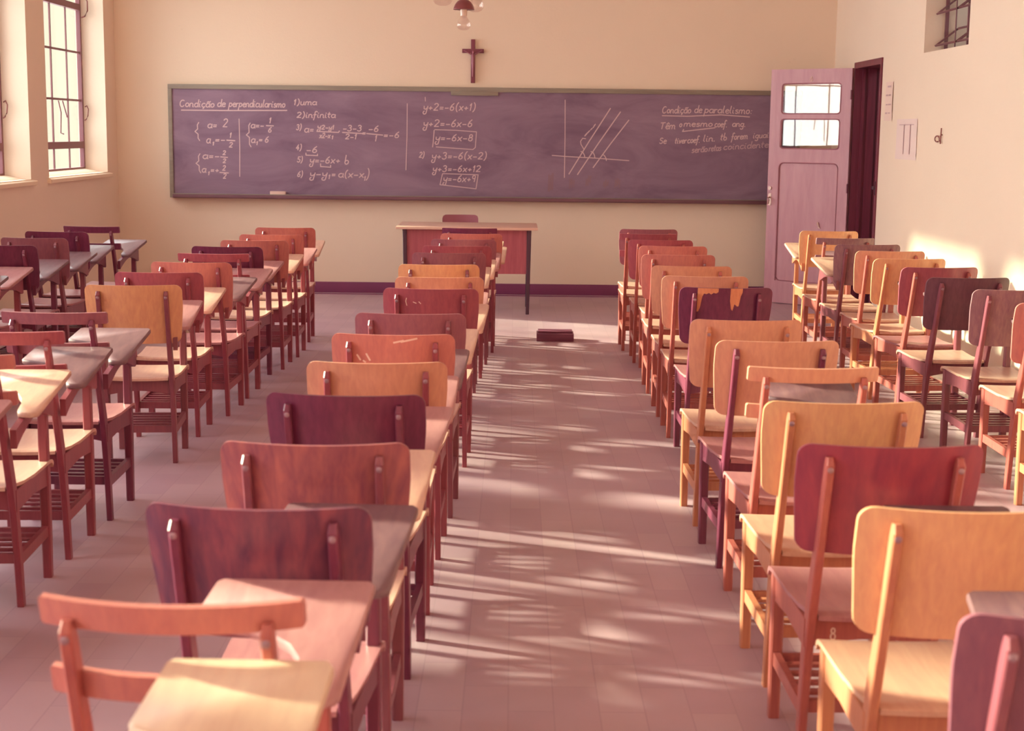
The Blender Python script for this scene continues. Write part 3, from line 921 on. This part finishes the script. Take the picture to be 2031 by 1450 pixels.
finish(bm, 'side_rail', MAT['darkmetal'], dk)

tcx = thing('teacher_chair', (-0.47, 13.36, 0), 0, 'mauve-backed chair tucked behind the teacher desk', 'chair')
bm = bmesh.new()
pts = rrect(-0.158, 0.158, 0.60, 0.775, 0.03)
def bend(p, off): return (p[0], 0.0 + 0.03 * (1 - (p[0] / 0.16) ** 2) + off, p[1])
n = len(pts)
NX = 12
rows = [(0.60, 0.13), (0.61, 0.15), (0.63, 0.158), (0.745, 0.158), (0.765, 0.15), (0.775, 0.13)]
def sheet(bm, rows, yfun, th, nx=12):
    """curved board: rows of (z, half width); yfun(x, z) gives the near face"""
    fr, bk = [], []
    for z, hw in rows:
        fr.append([bm.verts.new((-hw + 2 * hw * i / nx, yfun(-hw + 2 * hw * i / nx, z), z)) for i in range(nx + 1)])
        bk.append([bm.verts.new((-hw + 2 * hw * i / nx, yfun(-hw + 2 * hw * i / nx, z) + th, z)) for i in range(nx + 1)])
    for j in range(len(rows) - 1):
        for i in range(nx):
            bm.faces.new((fr[j][i], fr[j][i + 1], fr[j + 1][i + 1], fr[j + 1][i]))
            bm.faces.new((bk[j][i], bk[j + 1][i], bk[j + 1][i + 1], bk[j][i + 1]))
        bm.faces.new((fr[j][0], fr[j + 1][0], bk[j + 1][0], bk[j][0]))
        bm.faces.new((fr[j][nx], bk[j][nx], bk[j + 1][nx], fr[j + 1][nx]))
    for i in range(nx):
        bm.faces.new((fr[0][i], bk[0][i], bk[0][i + 1], fr[0][i + 1]))
        bm.faces.new((fr[-1][i], fr[-1][i + 1], bk[-1][i + 1], bk[-1][i]))
sheet(bm, rows, lambda x, z: 0.03 * (1 - (x / 0.16) ** 2), 0.015)
finish(bm, 'backrest', MAT['mauve'], tcx)
bm = bmesh.new()
box(bm, -0.18, 0.18, -0.40, -0.02, 0.425, 0.445, 0.008)
finish(bm, 'seat', MAT['mauve'], tcx)
for sx in (-1, 1):
    bm = bmesh.new()
    tube(bm, [(0.15 * sx, 0.02, 0), (0.15 * sx, 0.0, 0.44), (0.13 * sx, 0.055, 0.70)], 0.011)
    finish(bm, 'leg', MAT['darkmetal'], tcx)
    bm = bmesh.new()
    tube(bm, [(0.15 * sx, -0.38, 0), (0.15 * sx, -0.36, 0.43)], 0.011)
    finish(bm, 'leg', MAT['darkmetal'], tcx)

# ------------------------------------------------------------------ box on the floor, papers, wire
bx = thing('wooden_box', (0.312, 10.97, 0), -0.012, 'low dark wooden box lying in the aisle', 'box')
bm = bmesh.new()
box(bm, -0.135, 0.135, -0.09, 0.09, 0.0, 0.056, 0.003)
finish(bm, 'body', MAT['box'], bx)
bm = bmesh.new()
box(bm, -0.125, 0.125, -0.055, 0.095, 0.056, 0.070, 0.003)
finish(bm, 'lid', MAT['box'], bx)

def sheet_on_wall(name, y0, y1, z0, z1, mat, label, inks, curl=0.006):
    t = thing(name, (XR, (y0 + y1) / 2, (z0 + z1) / 2), 0, label, 'paper')
    bm = bmesh.new()
    ny, nz = 8, 8
    hy, hz = (y1 - y0) / 2, (z1 - z0) / 2
    A = []
    for off in (0.0012, 0.002):
        A.append([[bm.verts.new((-off - curl * (0.3 + 0.7 * abs(math.sin(3 * (j / nz) + i / ny))) * (1 if j < 2 or i < 2 else 0.25), -hy + 2 * hy * i / ny, -hz + 2 * hz * j / nz)) for i in range(ny + 1)] for j in range(nz + 1)])
    for L in A:
        for j in range(nz):
            for i in range(ny):
                bm.faces.new((L[j][i], L[j][i + 1], L[j + 1][i + 1], L[j + 1][i]))
    finish(bm, 'sheet', mat, t, 60)
    bm = bmesh.new()
    for ya_, yb_, zz, hh in inks:
        box(bm, -curl - 0.0035, -curl - 0.003, -hy + 2 * hy * ya_, -hy + 2 * hy * yb_, -hz + 2 * hz * zz - hh, -hz + 2 * hz * zz + hh)
    finish(bm, 'print', MAT['ink'], t, None)
    return t
sheet_on_wall('notice_paper', 11.86, 12.10, 1.62, 1.92, MAT['paper1'], 'small white notice pinned right beside the door frame',
              [(0.2, 0.65, 0.88, 0.007), (0.55, 0.85, 0.66, 0.006), (0.2, 0.45, 0.66, 0.006), (0.6, 0.8, 0.42, 0.005), (0.15, 0.5, 0.42, 0.005), (0.6, 0.85, 0.2, 0.006), (0.2, 0.5, 0.2, 0.004)])
sheet_on_wall('timetable_paper', 11.10, 11.70, 1.33, 1.63, MAT['paper2'], 'larger pale lilac paper on the right wall left of the wire loop',
              [(0.3, 0.33, 0.5, 0.11), (0.6, 0.63, 0.5, 0.11), (0.15, 0.85, 0.86, 0.003)], 0.003)
bm = bmesh.new()
lp_ = [(0, 0.0, 0.066), (0, 0.0, -0.03)]
tube(bm, [(-0.012, -0.01, 0.075), (-0.012, 0.0, -0.032)], 0.0045)
ring = [(-0.012, 0.0, -0.02)]
for k in range(15):
    a = math.radians(-20 + 320 * k / 14)
    ring.append((-0.012, 0.085 - 0.055 * math.cos(a), 0.002 + 0.02 * math.sin(a) * (1.0)))
tube(bm, ring, 0.0045)
tube(bm, [(0.0, 0.0, 0.03), (-0.012, 0.0, 0.03)], 0.004)
wl = finish(bm, 'wire_hook', MAT['wire'])
wl.location = (XR, 10.45, 1.485)
tag(wl, 'thin looped wire hook hanging on the bare right wall', 'hook')

# ------------------------------------------------------------------ tablet-arm chairs
HB = 0.8257
def lean(z): return (HB - z) * 0.28
def ply_y(x, z): return lean(z) - 0.055 * (1 - min(1.0, (abs(x) / 0.21) ** 2))
UP = [(0.0, 0.150, 0.021, 0.030), (0.17, 0.134, 0.021, 0.036), (0.32, 0.112, 0.021, 0.044), (0.42, 0.086, 0.021, 0.046), (0.52, 0.054, 0.020, 0.044),
      (0.62, 0.024, 0.019, 0.040), (0.72, -0.008, 0.019, 0.036), (0.782, -0.029, 0.019, 0.030), (0.799, -0.026, 0.015, 0.018)]
def upy(z):
    for (z0, y0, *_), (z1, y1, *_) in zip(UP[:-1], UP[1:]):
        if z0 <= z <= z1:
            return y0 + (y1 - y0) * (z - z0) / (z1 - z0)
    return UP[-1][1]
def tab_z(y): return 0.630 + (y - 0.15) * 0.21
XU, XF, YFL = 0.145, 0.146, 0.468
def mesh_of(bm, name, smooth=35):
    bmesh.ops.recalc_face_normals(bm, faces=bm.faces)
    me = bpy.data.meshes.new(name)
    bm.to_mesh(me)
    bm.free()
    me.shade_smooth()
    me.set_sharp_from_angle(angle=math.radians(smooth))
    me.materials.append(MAT['orange'])
    return me
def build_upright(sx):
    bm = bmesh.new()
    loft(bm, [octo(sx * XU, y, z, wx, wy, 0.003) for z, y, wx, wy in UP])
    return mesh_of(bm, 'leg')
def build_front(sx, post):
    bm = bmesh.new()
    top = tab_z(YFL) - 0.019 if post else 0.386
    loft(bm, [octo(sx * XF, YFL, 0.0, 0.028, 0.030, 0.004), octo(sx * XF, YFL, 0.30, 0.032, 0.036, 0.004), octo(sx * XF, YFL, top, 0.032 if not post else 0.028, 0.036 if not post else 0.03, 0.004)])
    return mesh_of(bm, 'leg')
def build_ply():
    bm = bmesh.new()
    W, Wb, r, rb = 0.2088, 0.197, 0.03, 0.034
    zt, zb = HB, 0.562
    rows = []
    for k in range(6):
        a = PI / 2 * k / 5
        rows.append((zb + rb - rb * math.cos(a), Wb - rb + rb * math.sin(a)))
    for k in range(1, 7):
        f = k / 7
        rows.append((zb + rb + (zt - r - zb - rb) * f, Wb + (W - Wb) * min(1, f * 1.5)))
    for k in range(6):
        a = PI / 2 * k / 5
        rows.append((zt - r + r * math.sin(a), W - r + r * math.cos(a)))
    sheet(bm, rows, ply_y, 0.010, 18)
    return mesh_of(bm, 'backrest', 40)
def build_rail(zt, zb, hw):
    bm = bmesh.new()
    rows = [(zb, hw - 0.004), (zb + 0.004, hw), (zt - 0.004, hw), (zt, hw - 0.004)]
    sheet(bm, rows, ply_y, 0.019, 16)
    return mesh_of(bm, 'back_rail', 40)
def build_seat():
    bm = bmesh.new()
    prof = [(0.072, 0.402), (0.085, 0.407), (0.12, 0.404), (0.20, 0.396), (0.30, 0.394), (0.40, 0.399), (0.46, 0.403), (0.490, 0.400), (0.503, 0.392), (0.506, 0.384)]
    def hw(y):
        if y < 0.118: return 0.131
        return 0.150 + (min(y, 0.49) - 0.118) * 0.046
    prof2 = []
    for y, z in prof:
        prof2.append((y, z))
        if y == 0.12: pass
    R = []
    ys = [(0.072, 0.402), (0.085, 0.407), (0.117, 0.4045), (0.1185, 0.4044), (0.20, 0.396), (0.30, 0.394), (0.40, 0.399), (0.46, 0.403), (0.490, 0.400), (0.503, 0.392), (0.506, 0.384)]
    nx = 8
    top, bot = [], []
    for y, z in ys:
        h = hw(y)
        top.append([bm.verts.new((-h + 2 * h * i / nx, y, z - 0.004 * (1 - (2 * i / nx - 1) ** 2))) for i in range(nx + 1)])
        bot.append([bm.verts.new((-h + 2 * h * i / nx, y - (0.008 if y > 0.5 else 0), z - 0.011 - 0.004 * (1 - (2 * i / nx - 1) ** 2))) for i in range(nx + 1)])
    for j in range(len(ys) - 1):
        for i in range(nx):
            bm.faces.new((top[j][i], top[j][i + 1], top[j + 1][i + 1], top[j + 1][i]))
            bm.faces.new((bot[j][i], bot[j + 1][i], bot[j + 1][i + 1], bot[j][i + 1]))
        bm.faces.new((top[j][0], top[j + 1][0], bot[j + 1][0], bot[j][0]))
        bm.faces.new((top[j][nx], bot[j][nx], bot[j + 1][nx], top[j + 1][nx]))
    for i in range(nx):
        bm.faces.new((top[0][i], bot[0][i], bot[0][i + 1], top[0][i + 1]))
        bm.faces.new((top[-1][i], top[-1][i + 1], bot[-1][i + 1], bot[-1][i]))
    return mesh_of(bm, 'seat', 40)
def build_frame():
    bm = bmesh.new()
    for s in (-1, 1):
        x0, x1 = sorted((s * 0.138, s * 0.157))
        prism(bm, [(0.10, 0.386), (0.452, 0.386), (0.452, 0.318), (0.30, 0.330), (0.10, 0.318)], lambda p: (x0, p[0], p[1]), lambda p: (x1, p[0], p[1]))
    # arched front and rear aprons
    for y0, y1, zt, zb, am in ((0.462, 0.480, 0.382, 0.320, 0.012), (0.094, 0.112, 0.390, 0.322, 0.018)):
        pts = [(-0.138, zt), (0.138, zt)] + [(0.138 - 0.276 * k / 10, zb + am * math.sin(PI * k / 10)) for k in range(11)]
        prism(bm, pts, lambda p: (p[0], y0, p[1]), lambda p: (p[0], y1, p[1]))
    return mesh_of(bm, 'seat_frame')
def build_stretcher(s):
    bm = bmesh.new()
    loft(bm, [[(s * XU + a * 0.009, upy(0.17) + 0.01, 0.155 + b * 0.018) for a, b in ((-1, -1), (1, -1), (1, 1), (-1, 1))],
              [(s * XF + a * 0.009, YFL - 0.01, 0.163 + b * 0.018) for a, b in ((-1, -1), (1, -1), (1, 1), (-1, 1))]])
    return mesh_of(bm, 'stretcher')
def build_shelf():
    bm = bmesh.new()
    ya_, yb_ = 0.145, 0.458
    for y, hh in ((ya_, 0.016), (yb_, 0.016)):
        box(bm, -0.136, 0.136, y - 0.008, y + 0.008, 0.158 - hh, 0.158 + hh)
    for k in range(4):
        y = ya_ + (yb_ - ya_) * (k + 1) / 5
        box(bm, -0.136, 0.136, y - 0.011, y + 0.011, 0.163, 0.172)
    return mesh_of(bm, 'book_shelf')
def build_arm(s):
    bm = bmesh.new()
    y0, y1 = upy(0.57) + 0.006, YFL + 0.012
    pts = [(y0, tab_z(y0) - 0.020), (y1, tab_z(y1) - 0.020), (y1, 0.555)]
    for k in range(9):
        f = k / 8
        pts.append((y1 - 0.02 - (y1 - y0 - 0.04) * f, 0.552 + 0.042 * math.sin(PI * f) + (0.0 if f < 0.5 else -0.012 * (f - 0.5) * 2)))
    pts.append((y0, 0.53))
    xa, xb = sorted((s * 0.160, s * 0.180))
    prism(bm, pts, lambda p: (xa, p[0], p[1]), lambda p: (xb, p[0], p[1]))
    return mesh_of(bm, 'arm_support')
def build_tablet(s):
    bm = bmesh.new()
    out = [(0.224, 0.145), (0.240, 0.488), (0.230, 0.500), (-0.034, 0.500), (-0.044, 0.492), (-0.058, 0.372), (-0.052, 0.360),
           (-0.02, 0.350), (0.03, 0.338), (0.085, 0.316), (0.122, 0.284), (0.143, 0.245), (0.153, 0.205), (0.155, 0.150), (0.161, 0.135), (0.176, 0.128), (0.203, 0.128), (0.218, 0.134)]
    out = [(s * x, y) for x, y in out]
    rings = []
    def shrink(k):
        cx, cy = s * 0.12, 0.42
        return [(x + (cx - x) * k, y + (cy - y) * k) for x, y in out]
    p1 = shrink(0.018)
    loft(bm, [[(x, y, tab_z(y) - 0.018) for x, y in p1], [(x, y, tab_z(y) - 0.014) for x, y in out], [(x, y, tab_z(y) - 0.004) for x, y in out], [(x, y, tab_z(y)) for x, y in p1]])
    return mesh_of(bm, 'writing_tablet', 50)
def build_glint_disc(s):  # added disc standing in for the sky's reflection near the upright's top
    bm = bmesh.new()
    z = 0.772
    cy = upy(z) - 0.0152
    rings = []
    for off, r in ((0.004, 0.007), (-0.002, 0.007), (-0.0035, 0.004)):
        rings.append([(s * XU + r * math.cos(2 * PI * k / 12), cy + off, z + r * math.sin(2 * PI * k / 12)) for k in range(12)])
    loft(bm, rings)
    return mesh_of(bm, 'glint_disc')
ME = {}
for s in (-1, 1):
    ME['up', s] = build_upright(s)
    ME['front', s, 0] = build_front(s, False)
    ME['front', s, 1] = build_front(s, True)
    ME['str', s] = build_stretcher(s)
    ME['arm', s] = build_arm(s)
    ME['tab', s] = build_tablet(s)
    ME['glint_disc', s] = build_glint_disc(s)
ME['ply'] = build_ply()
ME['rail1'] = build_rail(0.827, 0.783, 0.1938)
ME['rail2'] = build_rail(0.711, 0.667, 0.190)
ME['seat'] = build_seat()
ME['frame'] = build_frame()
ME['shelf'] = build_shelf()
def inst(name, me, mat, parent):
    o = bpy.data.objects.new(name, me)
    COL.objects.link(o)
    o.parent = parent
    o.material_slots[0].link = 'OBJECT'
    o.material_slots[0].material = MAT[mat]
    return o
def tablet_chair(x, y, rz, kind, back, frame, tab, seat, label, hand=1):
    frame = {'yellow': 'frame_yellow', 'amber': 'frame_yellow', 'orange': 'frame_orange', 'red': 'frame_red', 'brown': 'frame_brown', 'plum': 'frame_plum', 'dark': 'frame_plum'}[frame]
    t = thing('tablet_chair', (x, y, 0), rz, label, 'chair', 'wooden tablet-arm chairs standing in rows')
    if kind == 'p':
        bk = inst('backrest', ME['ply'], back, t)
    else:
        bk = inst('back_rail', ME['rail1'], back, t)
        inst('back_rail', ME['rail2'], back, t)
    for s in (-1, 1):
        lg = inst('leg', ME['up', s], frame, t)
        inst('leg', ME['front', s, 1 if s == hand else 0], frame, t)
        inst('stretcher', ME['str', s], frame, t)
        inst('glint_disc', ME['glint_disc', s], 'steel', lg)
    inst('seat', ME['seat'], seat, t)
    inst('seat_frame', ME['frame'], frame, t)
    inst('book_shelf', ME['shelf'], frame, t)
    inst('arm_support', ME['arm', hand], frame, t)
    inst('writing_tablet', ME['tab', hand], 't_' + tab, t)
    return t

ORD = {1: 'front', 2: 'second', 3: 'third', 4: 'fourth', 5: 'fifth', 6: 'sixth', 7: 'seventh', 8: 'eighth', 9: 'ninth', 10: 'tenth', 11: 'eleventh', 12: 'twelfth', 13: 'thirteenth', 14: 'fourteenth', 15: 'fifteenth', 16: 'sixteenth'}
COLN = {0: 'column along the left window wall', 1: 'second column from the left', 2: 'column just left of the aisle', 3: 'column just right of the aisle', 4: 'column along the right wall'}
WORD = {'yellow': 'yellow', 'amber': 'amber', 'orange': 'orange', 'red': 'red', 'brown': 'brown', 'grey': 'greyish brown', 'dark': 'dark', 'plum': 'plum dark', 'wine': 'wine red', 'mocha': 'dark brown', 'umber': 'brown', 'walnut': 'dark striped', 'walnut_light': 'reddish striped'}
# column, kind, x, y, rotation, back, frame, tablet, seat, hand, optional look
CH = [
    (0, 'r', -2.903, 10.42, -.05, 'plum', 'plum', 'taupe', 'seat_rose', 1), (0, 'p', -2.984, 9.88, -.026, 'plum', 'plum', 'taupe', 'seat_rose', 1),
    (0, 'p', -2.948, 9.30, -.036, 'brown', 'brown', 'taupe', 'seat_rose', 1), (0, 'p', -2.95, 8.70, -.02, 'dark', 'plum', 'taupe', 'seat_rose', 1),
    (0, 'p', -3.00, 8.17, -.02, 'orange', 'red', 'rose', 'seat_rose', 1), (0, 'p', -2.96, 7.64, 0, 'brown', 'brown', 'taupe', 'seat_rose', 1),
    (1, 'p', -1.591, 10.554, .05, 'orange', 'red', 'beige', 'seat_light', 1), (1, 'p', -1.573, 9.83, .014, 'orange', 'red', 'rose', 'seat_light', 1),
    (1, 'p', -1.594, 9.30, .002, 'orange', 'red', 'beige', 'seat_light', 1), (1, 'p', -1.664, 8.78, -.04, 'dark', 'plum', 'rose', 'seat_light', 1),
    (1, 'r', -1.637, 8.25, -.014, 'red', 'red', 'rose', 'seat_rose', 1), (1, 'p', -1.648, 7.72, -.035, 'orange', 'red', 'taupe', 'seat_rose', 1),
    (1, 'p', -1.682, 7.155, .028, 'red', 'red', 'beige', 'seat_light', 1), (1, 'p', -1.654, 6.555, .08, 'yellow', 'brown', 'rose', 'seat_light', 1),
    (1, 'r', -1.690, 5.537, .007, 'brown', 'plum', 'taupe', 'seat_rose', 1), (1, 'r', -1.690, 4.996, .03, 'red', 'red', 'taupe', 'seat_light', 1),
    (1, 'r', -1.682, 4.457, .04, 'orange', 'red', 'beige', 'seat_light', 1), (1, 'r', -1.70, 3.89, .02, 'orange', 'red', 'rose', 'seat_light', 1),
    (2, 'r', -.310, 10.70, 0, 'plum', 'red', 'beige', 'seat_light', 1), (2, 'p', -.282, 10.145, .005, 'orange', 'red', 'beige', 'seat_light', 1),
    (2, 'p', -.316, 9.60, .01, 'brown', 'brown', 'rose', 'seat_light', 1), (2, 'p', -.337, 9.04, .018, 'red', 'red', 'beige', 'seat_light', 1),
    (2, 'p', -.362, 8.508, .015, 'brown', 'brown', 'beige', 'seat_light', 1), (2, 'p', -.381, 7.75, .035, 'yellow', 'brown', 'taupe', 'seat_light', 1),
    (2, 'p', -.345, 7.074, .035, 'amber', 'red', 'rose', 'seat_light', 1), (2, 'p', -.357, 6.55, -.013, 'red', 'red', 'beige', 'seat_light', 1, 'scratched red'),
    (2, 'p', -.384, 5.638, -.016, 'brown', 'brown', 'beige', 'seat_light', 1), (2, 'p', -.402, 5.051, -.009, 'orange', 'red', 'taupe', 'seat_light', 1, 'orange, white-scuffed'),
    (2, 'p', -.40, 4.425, .03, 'amber', 'red', 'rose', 'seat_light', 1), (2, 'p', -.433, 3.872, -.05, 'dark', 'plum', 'rose', 'seat_light', 1),
    (2, 'p', -.431, 3.252, -.002, 'walnut_light', 'brown', 'beige', 'seat_light', 1), (2, 'p', -.462, 2.687, -.05, 'walnut', 'dark', 'taupe', 'seat_rose', 1),
    (2, 'r', -.491, 2.121, -.024, 'orange', 'orange', 'rose', 'seat_rose', 1), (2, 'p', -.465, 1.43, -.02, 'orange', 'brown', 'cream', 'seat_light', 1),
    (3, 'p', .966, 10.84, .02, 'brown', 'orange', 'taupe', 'seat_light', 1), (3, 'r', .916, 10.31, -.011, 'red', 'orange', 'taupe', 'seat_light', 1),
    (3, 'p', .949, 9.75, -.02, 'red', 'orange', 'taupe', 'seat_light', 1), (3, 'p', .974, 9.22, -.012, 'orange', 'orange', 'taupe', 'seat_light', 1),
    (3, 'p', .936, 8.56, -.02, 'orange', 'orange', 'taupe', 'seat_light', 1), (3, 'p', .927, 7.832, -.022, 'amber', 'orange', 'taupe', 'seat_light', 1),
    (3, 'p', .927, 7.27, -.018, 'amber', 'orange', 'taupe', 'seat_light', 1), (3, 'p', .955, 6.74, .012, 'dark', 'plum', 'taupe', 'seat_rose', 1, 'dark, veneer-peeled'),
    (3, 'p', .867, 5.558, .03, 'amber', 'amber', 'taupe', 'seat_light', 1), (3, 'p', .886, 4.993, .06, 'amber', 'plum', 'taupe', 'seat_rose', 1),
    (3, 'r', .889, 4.408, .035, 'amber', 'orange', 'dusk', 'seat_rose', 1), (3, 'p', .86, 3.842, .033, 'yellow', 'amber', 'dusk', 'seat_yellow', 1),
    (3, 'p', .848, 3.30, .022, 'wine', 'orange', 'dusk', 'seat_rose', 1), (3, 'p', .854, 2.726, .01, 'yellow', 'yellow', 'dusk', 'seat_yellow', 1),
    (3, 'p', .86, 2.10, .01, 'umber', 'brown', 'dusk', 'seat_rose', 1),
    (4, 'p', 2.264, 10.867, -.02, 'yellow', 'amber', 'beige', 'seat_light', -1), (4, 'r', 2.213, 10.10, .019, 'grey', 'orange', 'taupe', 'seat_light', 1),
    (4, 'p', 2.238, 9.55, .05, 'grey', 'brown', 'beige', 'seat_light', -1), (4, 'p', 2.25, 9.02, .024, 'amber', 'orange', 'taupe', 'seat_light', 1),
    (4, 'p', 2.223, 8.465, .10, 'yellow', 'amber', 'taupe', 'seat_light', 1), (4, 'p', 2.242, 7.926, .11, 'red', 'orange', 'taupe', 'seat_rose', 1),
    (4, 'p', 2.223, 7.355, .09, 'mocha', 'brown', 'taupe', 'seat_light', 1), (4, 'p', 2.28, 6.79, .05, 'grey', 'brown', 'taupe', 'seat_light', 1),
    (4, 'p', 2.295, 6.24, .04, 'orange', 'orange', 'taupe', 'seat_light', 1), (4, 'p', 2.26, 5.64, .03, 'amber', 'amber', 'taupe', 'seat_light', 1),
]
cnt, CHO = {}, []
tot = {c: sum(1 for r in CH if r[0] == c) for c in range(5)}
for row in CH:
    col, kind, x, y, rz, back, frame, tab, seat, hand = row[:10]
    look = row[10] if len(row) > 10 else WORD[back]
    cnt[col] = cnt.get(col, 0) + 1
    k = cnt[col]
    back_k = tot[col] - k + 1
    pos = ('front one' if k == 1 else ORD[k] + ' from the front' if k <= tot[col] // 2 + 1 else 'nearest' if back_k == 1 else ORD[back_k] + ' nearest') + ' in the ' + COLN[col]
    lab = '%s %s chair%s, %s' % (look, 'plywood-backed' if kind == 'p' else 'two-rail', '' if hand == 1 else ' with left-hand tablet', pos)
    if hand == -1:
        lab = lab.replace(' in the column along the right wall', ', along right wall').replace(',,', ',')
    CHO.append(tablet_chair(x, y, rz, kind, back, frame, tab, seat, lab, hand))

CHO[33].scale = (0.85, 1.3, 1.065)          # a bigger chair at the near end of the column

def chair_at(col, k):
    n = 0
    for row, o in zip(CH, CHO):
        if row[0] == col:
            n += 1
            if n == k:
                return o
def on_back(o, polys, mat, name, off=0.0012):
    """thin marks on the rear face of a plywood backrest; polys in (x, z)"""
    bm = bmesh.new()
    for poly in polys:
        bm.faces.new([bm.verts.new((x, ply_y(x, z) - off, z)) for x, z in poly])
    r = bmesh.ops.subdivide_edges(bm, edges=[e for e in bm.edges if e.calc_length() > 0.03], cuts=3)
    for v in bm.verts:
        v.co.y = ply_y(v.co.x, v.co.z) - off
    bmesh.ops.triangulate(bm, faces=bm.faces)
    ret = bmesh.ops.extrude_face_region(bm, geom=bm.faces[:])
    for v in ret['geom']:
        if isinstance(v, bmesh.types.BMVert):
            v.co.y += off * 0.9
    return finish(bm, name, MAT[mat], o, None)
def strokes_on_back(o, lines, mat, name, hw=0.002):
    polys = []
    for (x0, z0), (x1, z1) in lines:
        d = Vector((x1 - x0, z1 - z0))
        n_ = Vector((-d.y, d.x)).normalized() * hw
        polys.append([(x0 - n_.x, z0 - n_.y), (x1 - n_.x, z1 - n_.y), (x1 + n_.x, z1 + n_.y), (x0 + n_.x, z0 + n_.y)])
    return on_back(o, polys, mat, name)
# veneer peeled off the dark back in the column right of the aisle
pl = chair_at(3, 8)
def tooth(x0, x1, zs):
    """jagged patch hanging from the top edge"""
    n_ = len(zs)
    out = []
    for i in range(n_ - 1):
        xa, xb = x0 + (x1 - x0) * i / (n_ - 1), x0 + (x1 - x0) * (i + 1) / (n_ - 1)
        out.append([(xa, 0.8245), (xb, 0.8245), (xb, zs[i + 1]), (xa, zs[i])])
    return out
pp = tooth(-0.132, -0.104, [0.715, 0.716, 0.735, 0.785, 0.800]) + tooth(-0.104, -0.042, [0.800, 0.797, 0.803, 0.796, 0.804, 0.801, 0.808]) + \
     tooth(0.012, 0.066, [0.770, 0.730, 0.722, 0.752, 0.748, 0.742, 0.744, 0.790, 0.806])
on_back(pl, pp, 'bare', 'exposed_wood')['label'] = 'bare orange core wood where veneer peeled'
# white scratches
strokes_on_back(chair_at(2, 10), [((0.005, 0.800), (0.04, 0.808)), ((0.03, 0.803), (0.085, 0.815)), ((-0.088, 0.76), (-0.075, 0.735)), ((-0.12, 0.755), (-0.108, 0.735)), ((-0.10, 0.735), (-0.09, 0.728))], 'whitepaint', 'scuff_mark', 0.003)
strokes_on_back(chair_at(2, 8), [((-0.103, 0.785), (-0.107, 0.77)), ((-0.107, 0.77), (-0.102, 0.75)), ((-0.075, 0.768), (-0.06, 0.762)), ((-0.05, 0.77), (-0.04, 0.76))], 'whitepaint', 'scuff_mark', 0.0018)
def apron_text(o, s, x0, width, xh):
    total, st = layout(s)
    k = width / total
    bm = bmesh.new()
    for plx in st:
        P = [(x0 + a * k, 0.338 + b * xh) for a, b in plx]
        for (xa, za), (xb, zb) in zip(P[:-1], P[1:]):
            d = Vector((xb - xa, zb - za))
            if d.length < 1e-6: continue
            d.normalize()
            n_ = Vector((-d.y, d.x)) * 0.0018
            q = [(xa - n_.x, za - n_.y), (xb - n_.x, zb - n_.y), (xb + n_.x, zb + n_.y), (xa + n_.x, za + n_.y)]
            prism(bm, q, lambda p: (p[0], 0.0938, p[1]), lambda p: (p[0], 0.0930, p[1]))
    finish(bm, 'painted_mark', MAT['whitepaint'], o, None)
apron_text(chair_at(3, 13), '8', -0.097, 0.016, 0.018)
apron_text(chair_at(4, 8), 'UEM', -0.065, 0.075, 0.013)
apron_text(chair_at(1, 9), '4', -0.03, 0.014, 0.018)
apron_text(chair_at(1, 7), '25', -0.012, 0.03, 0.012)
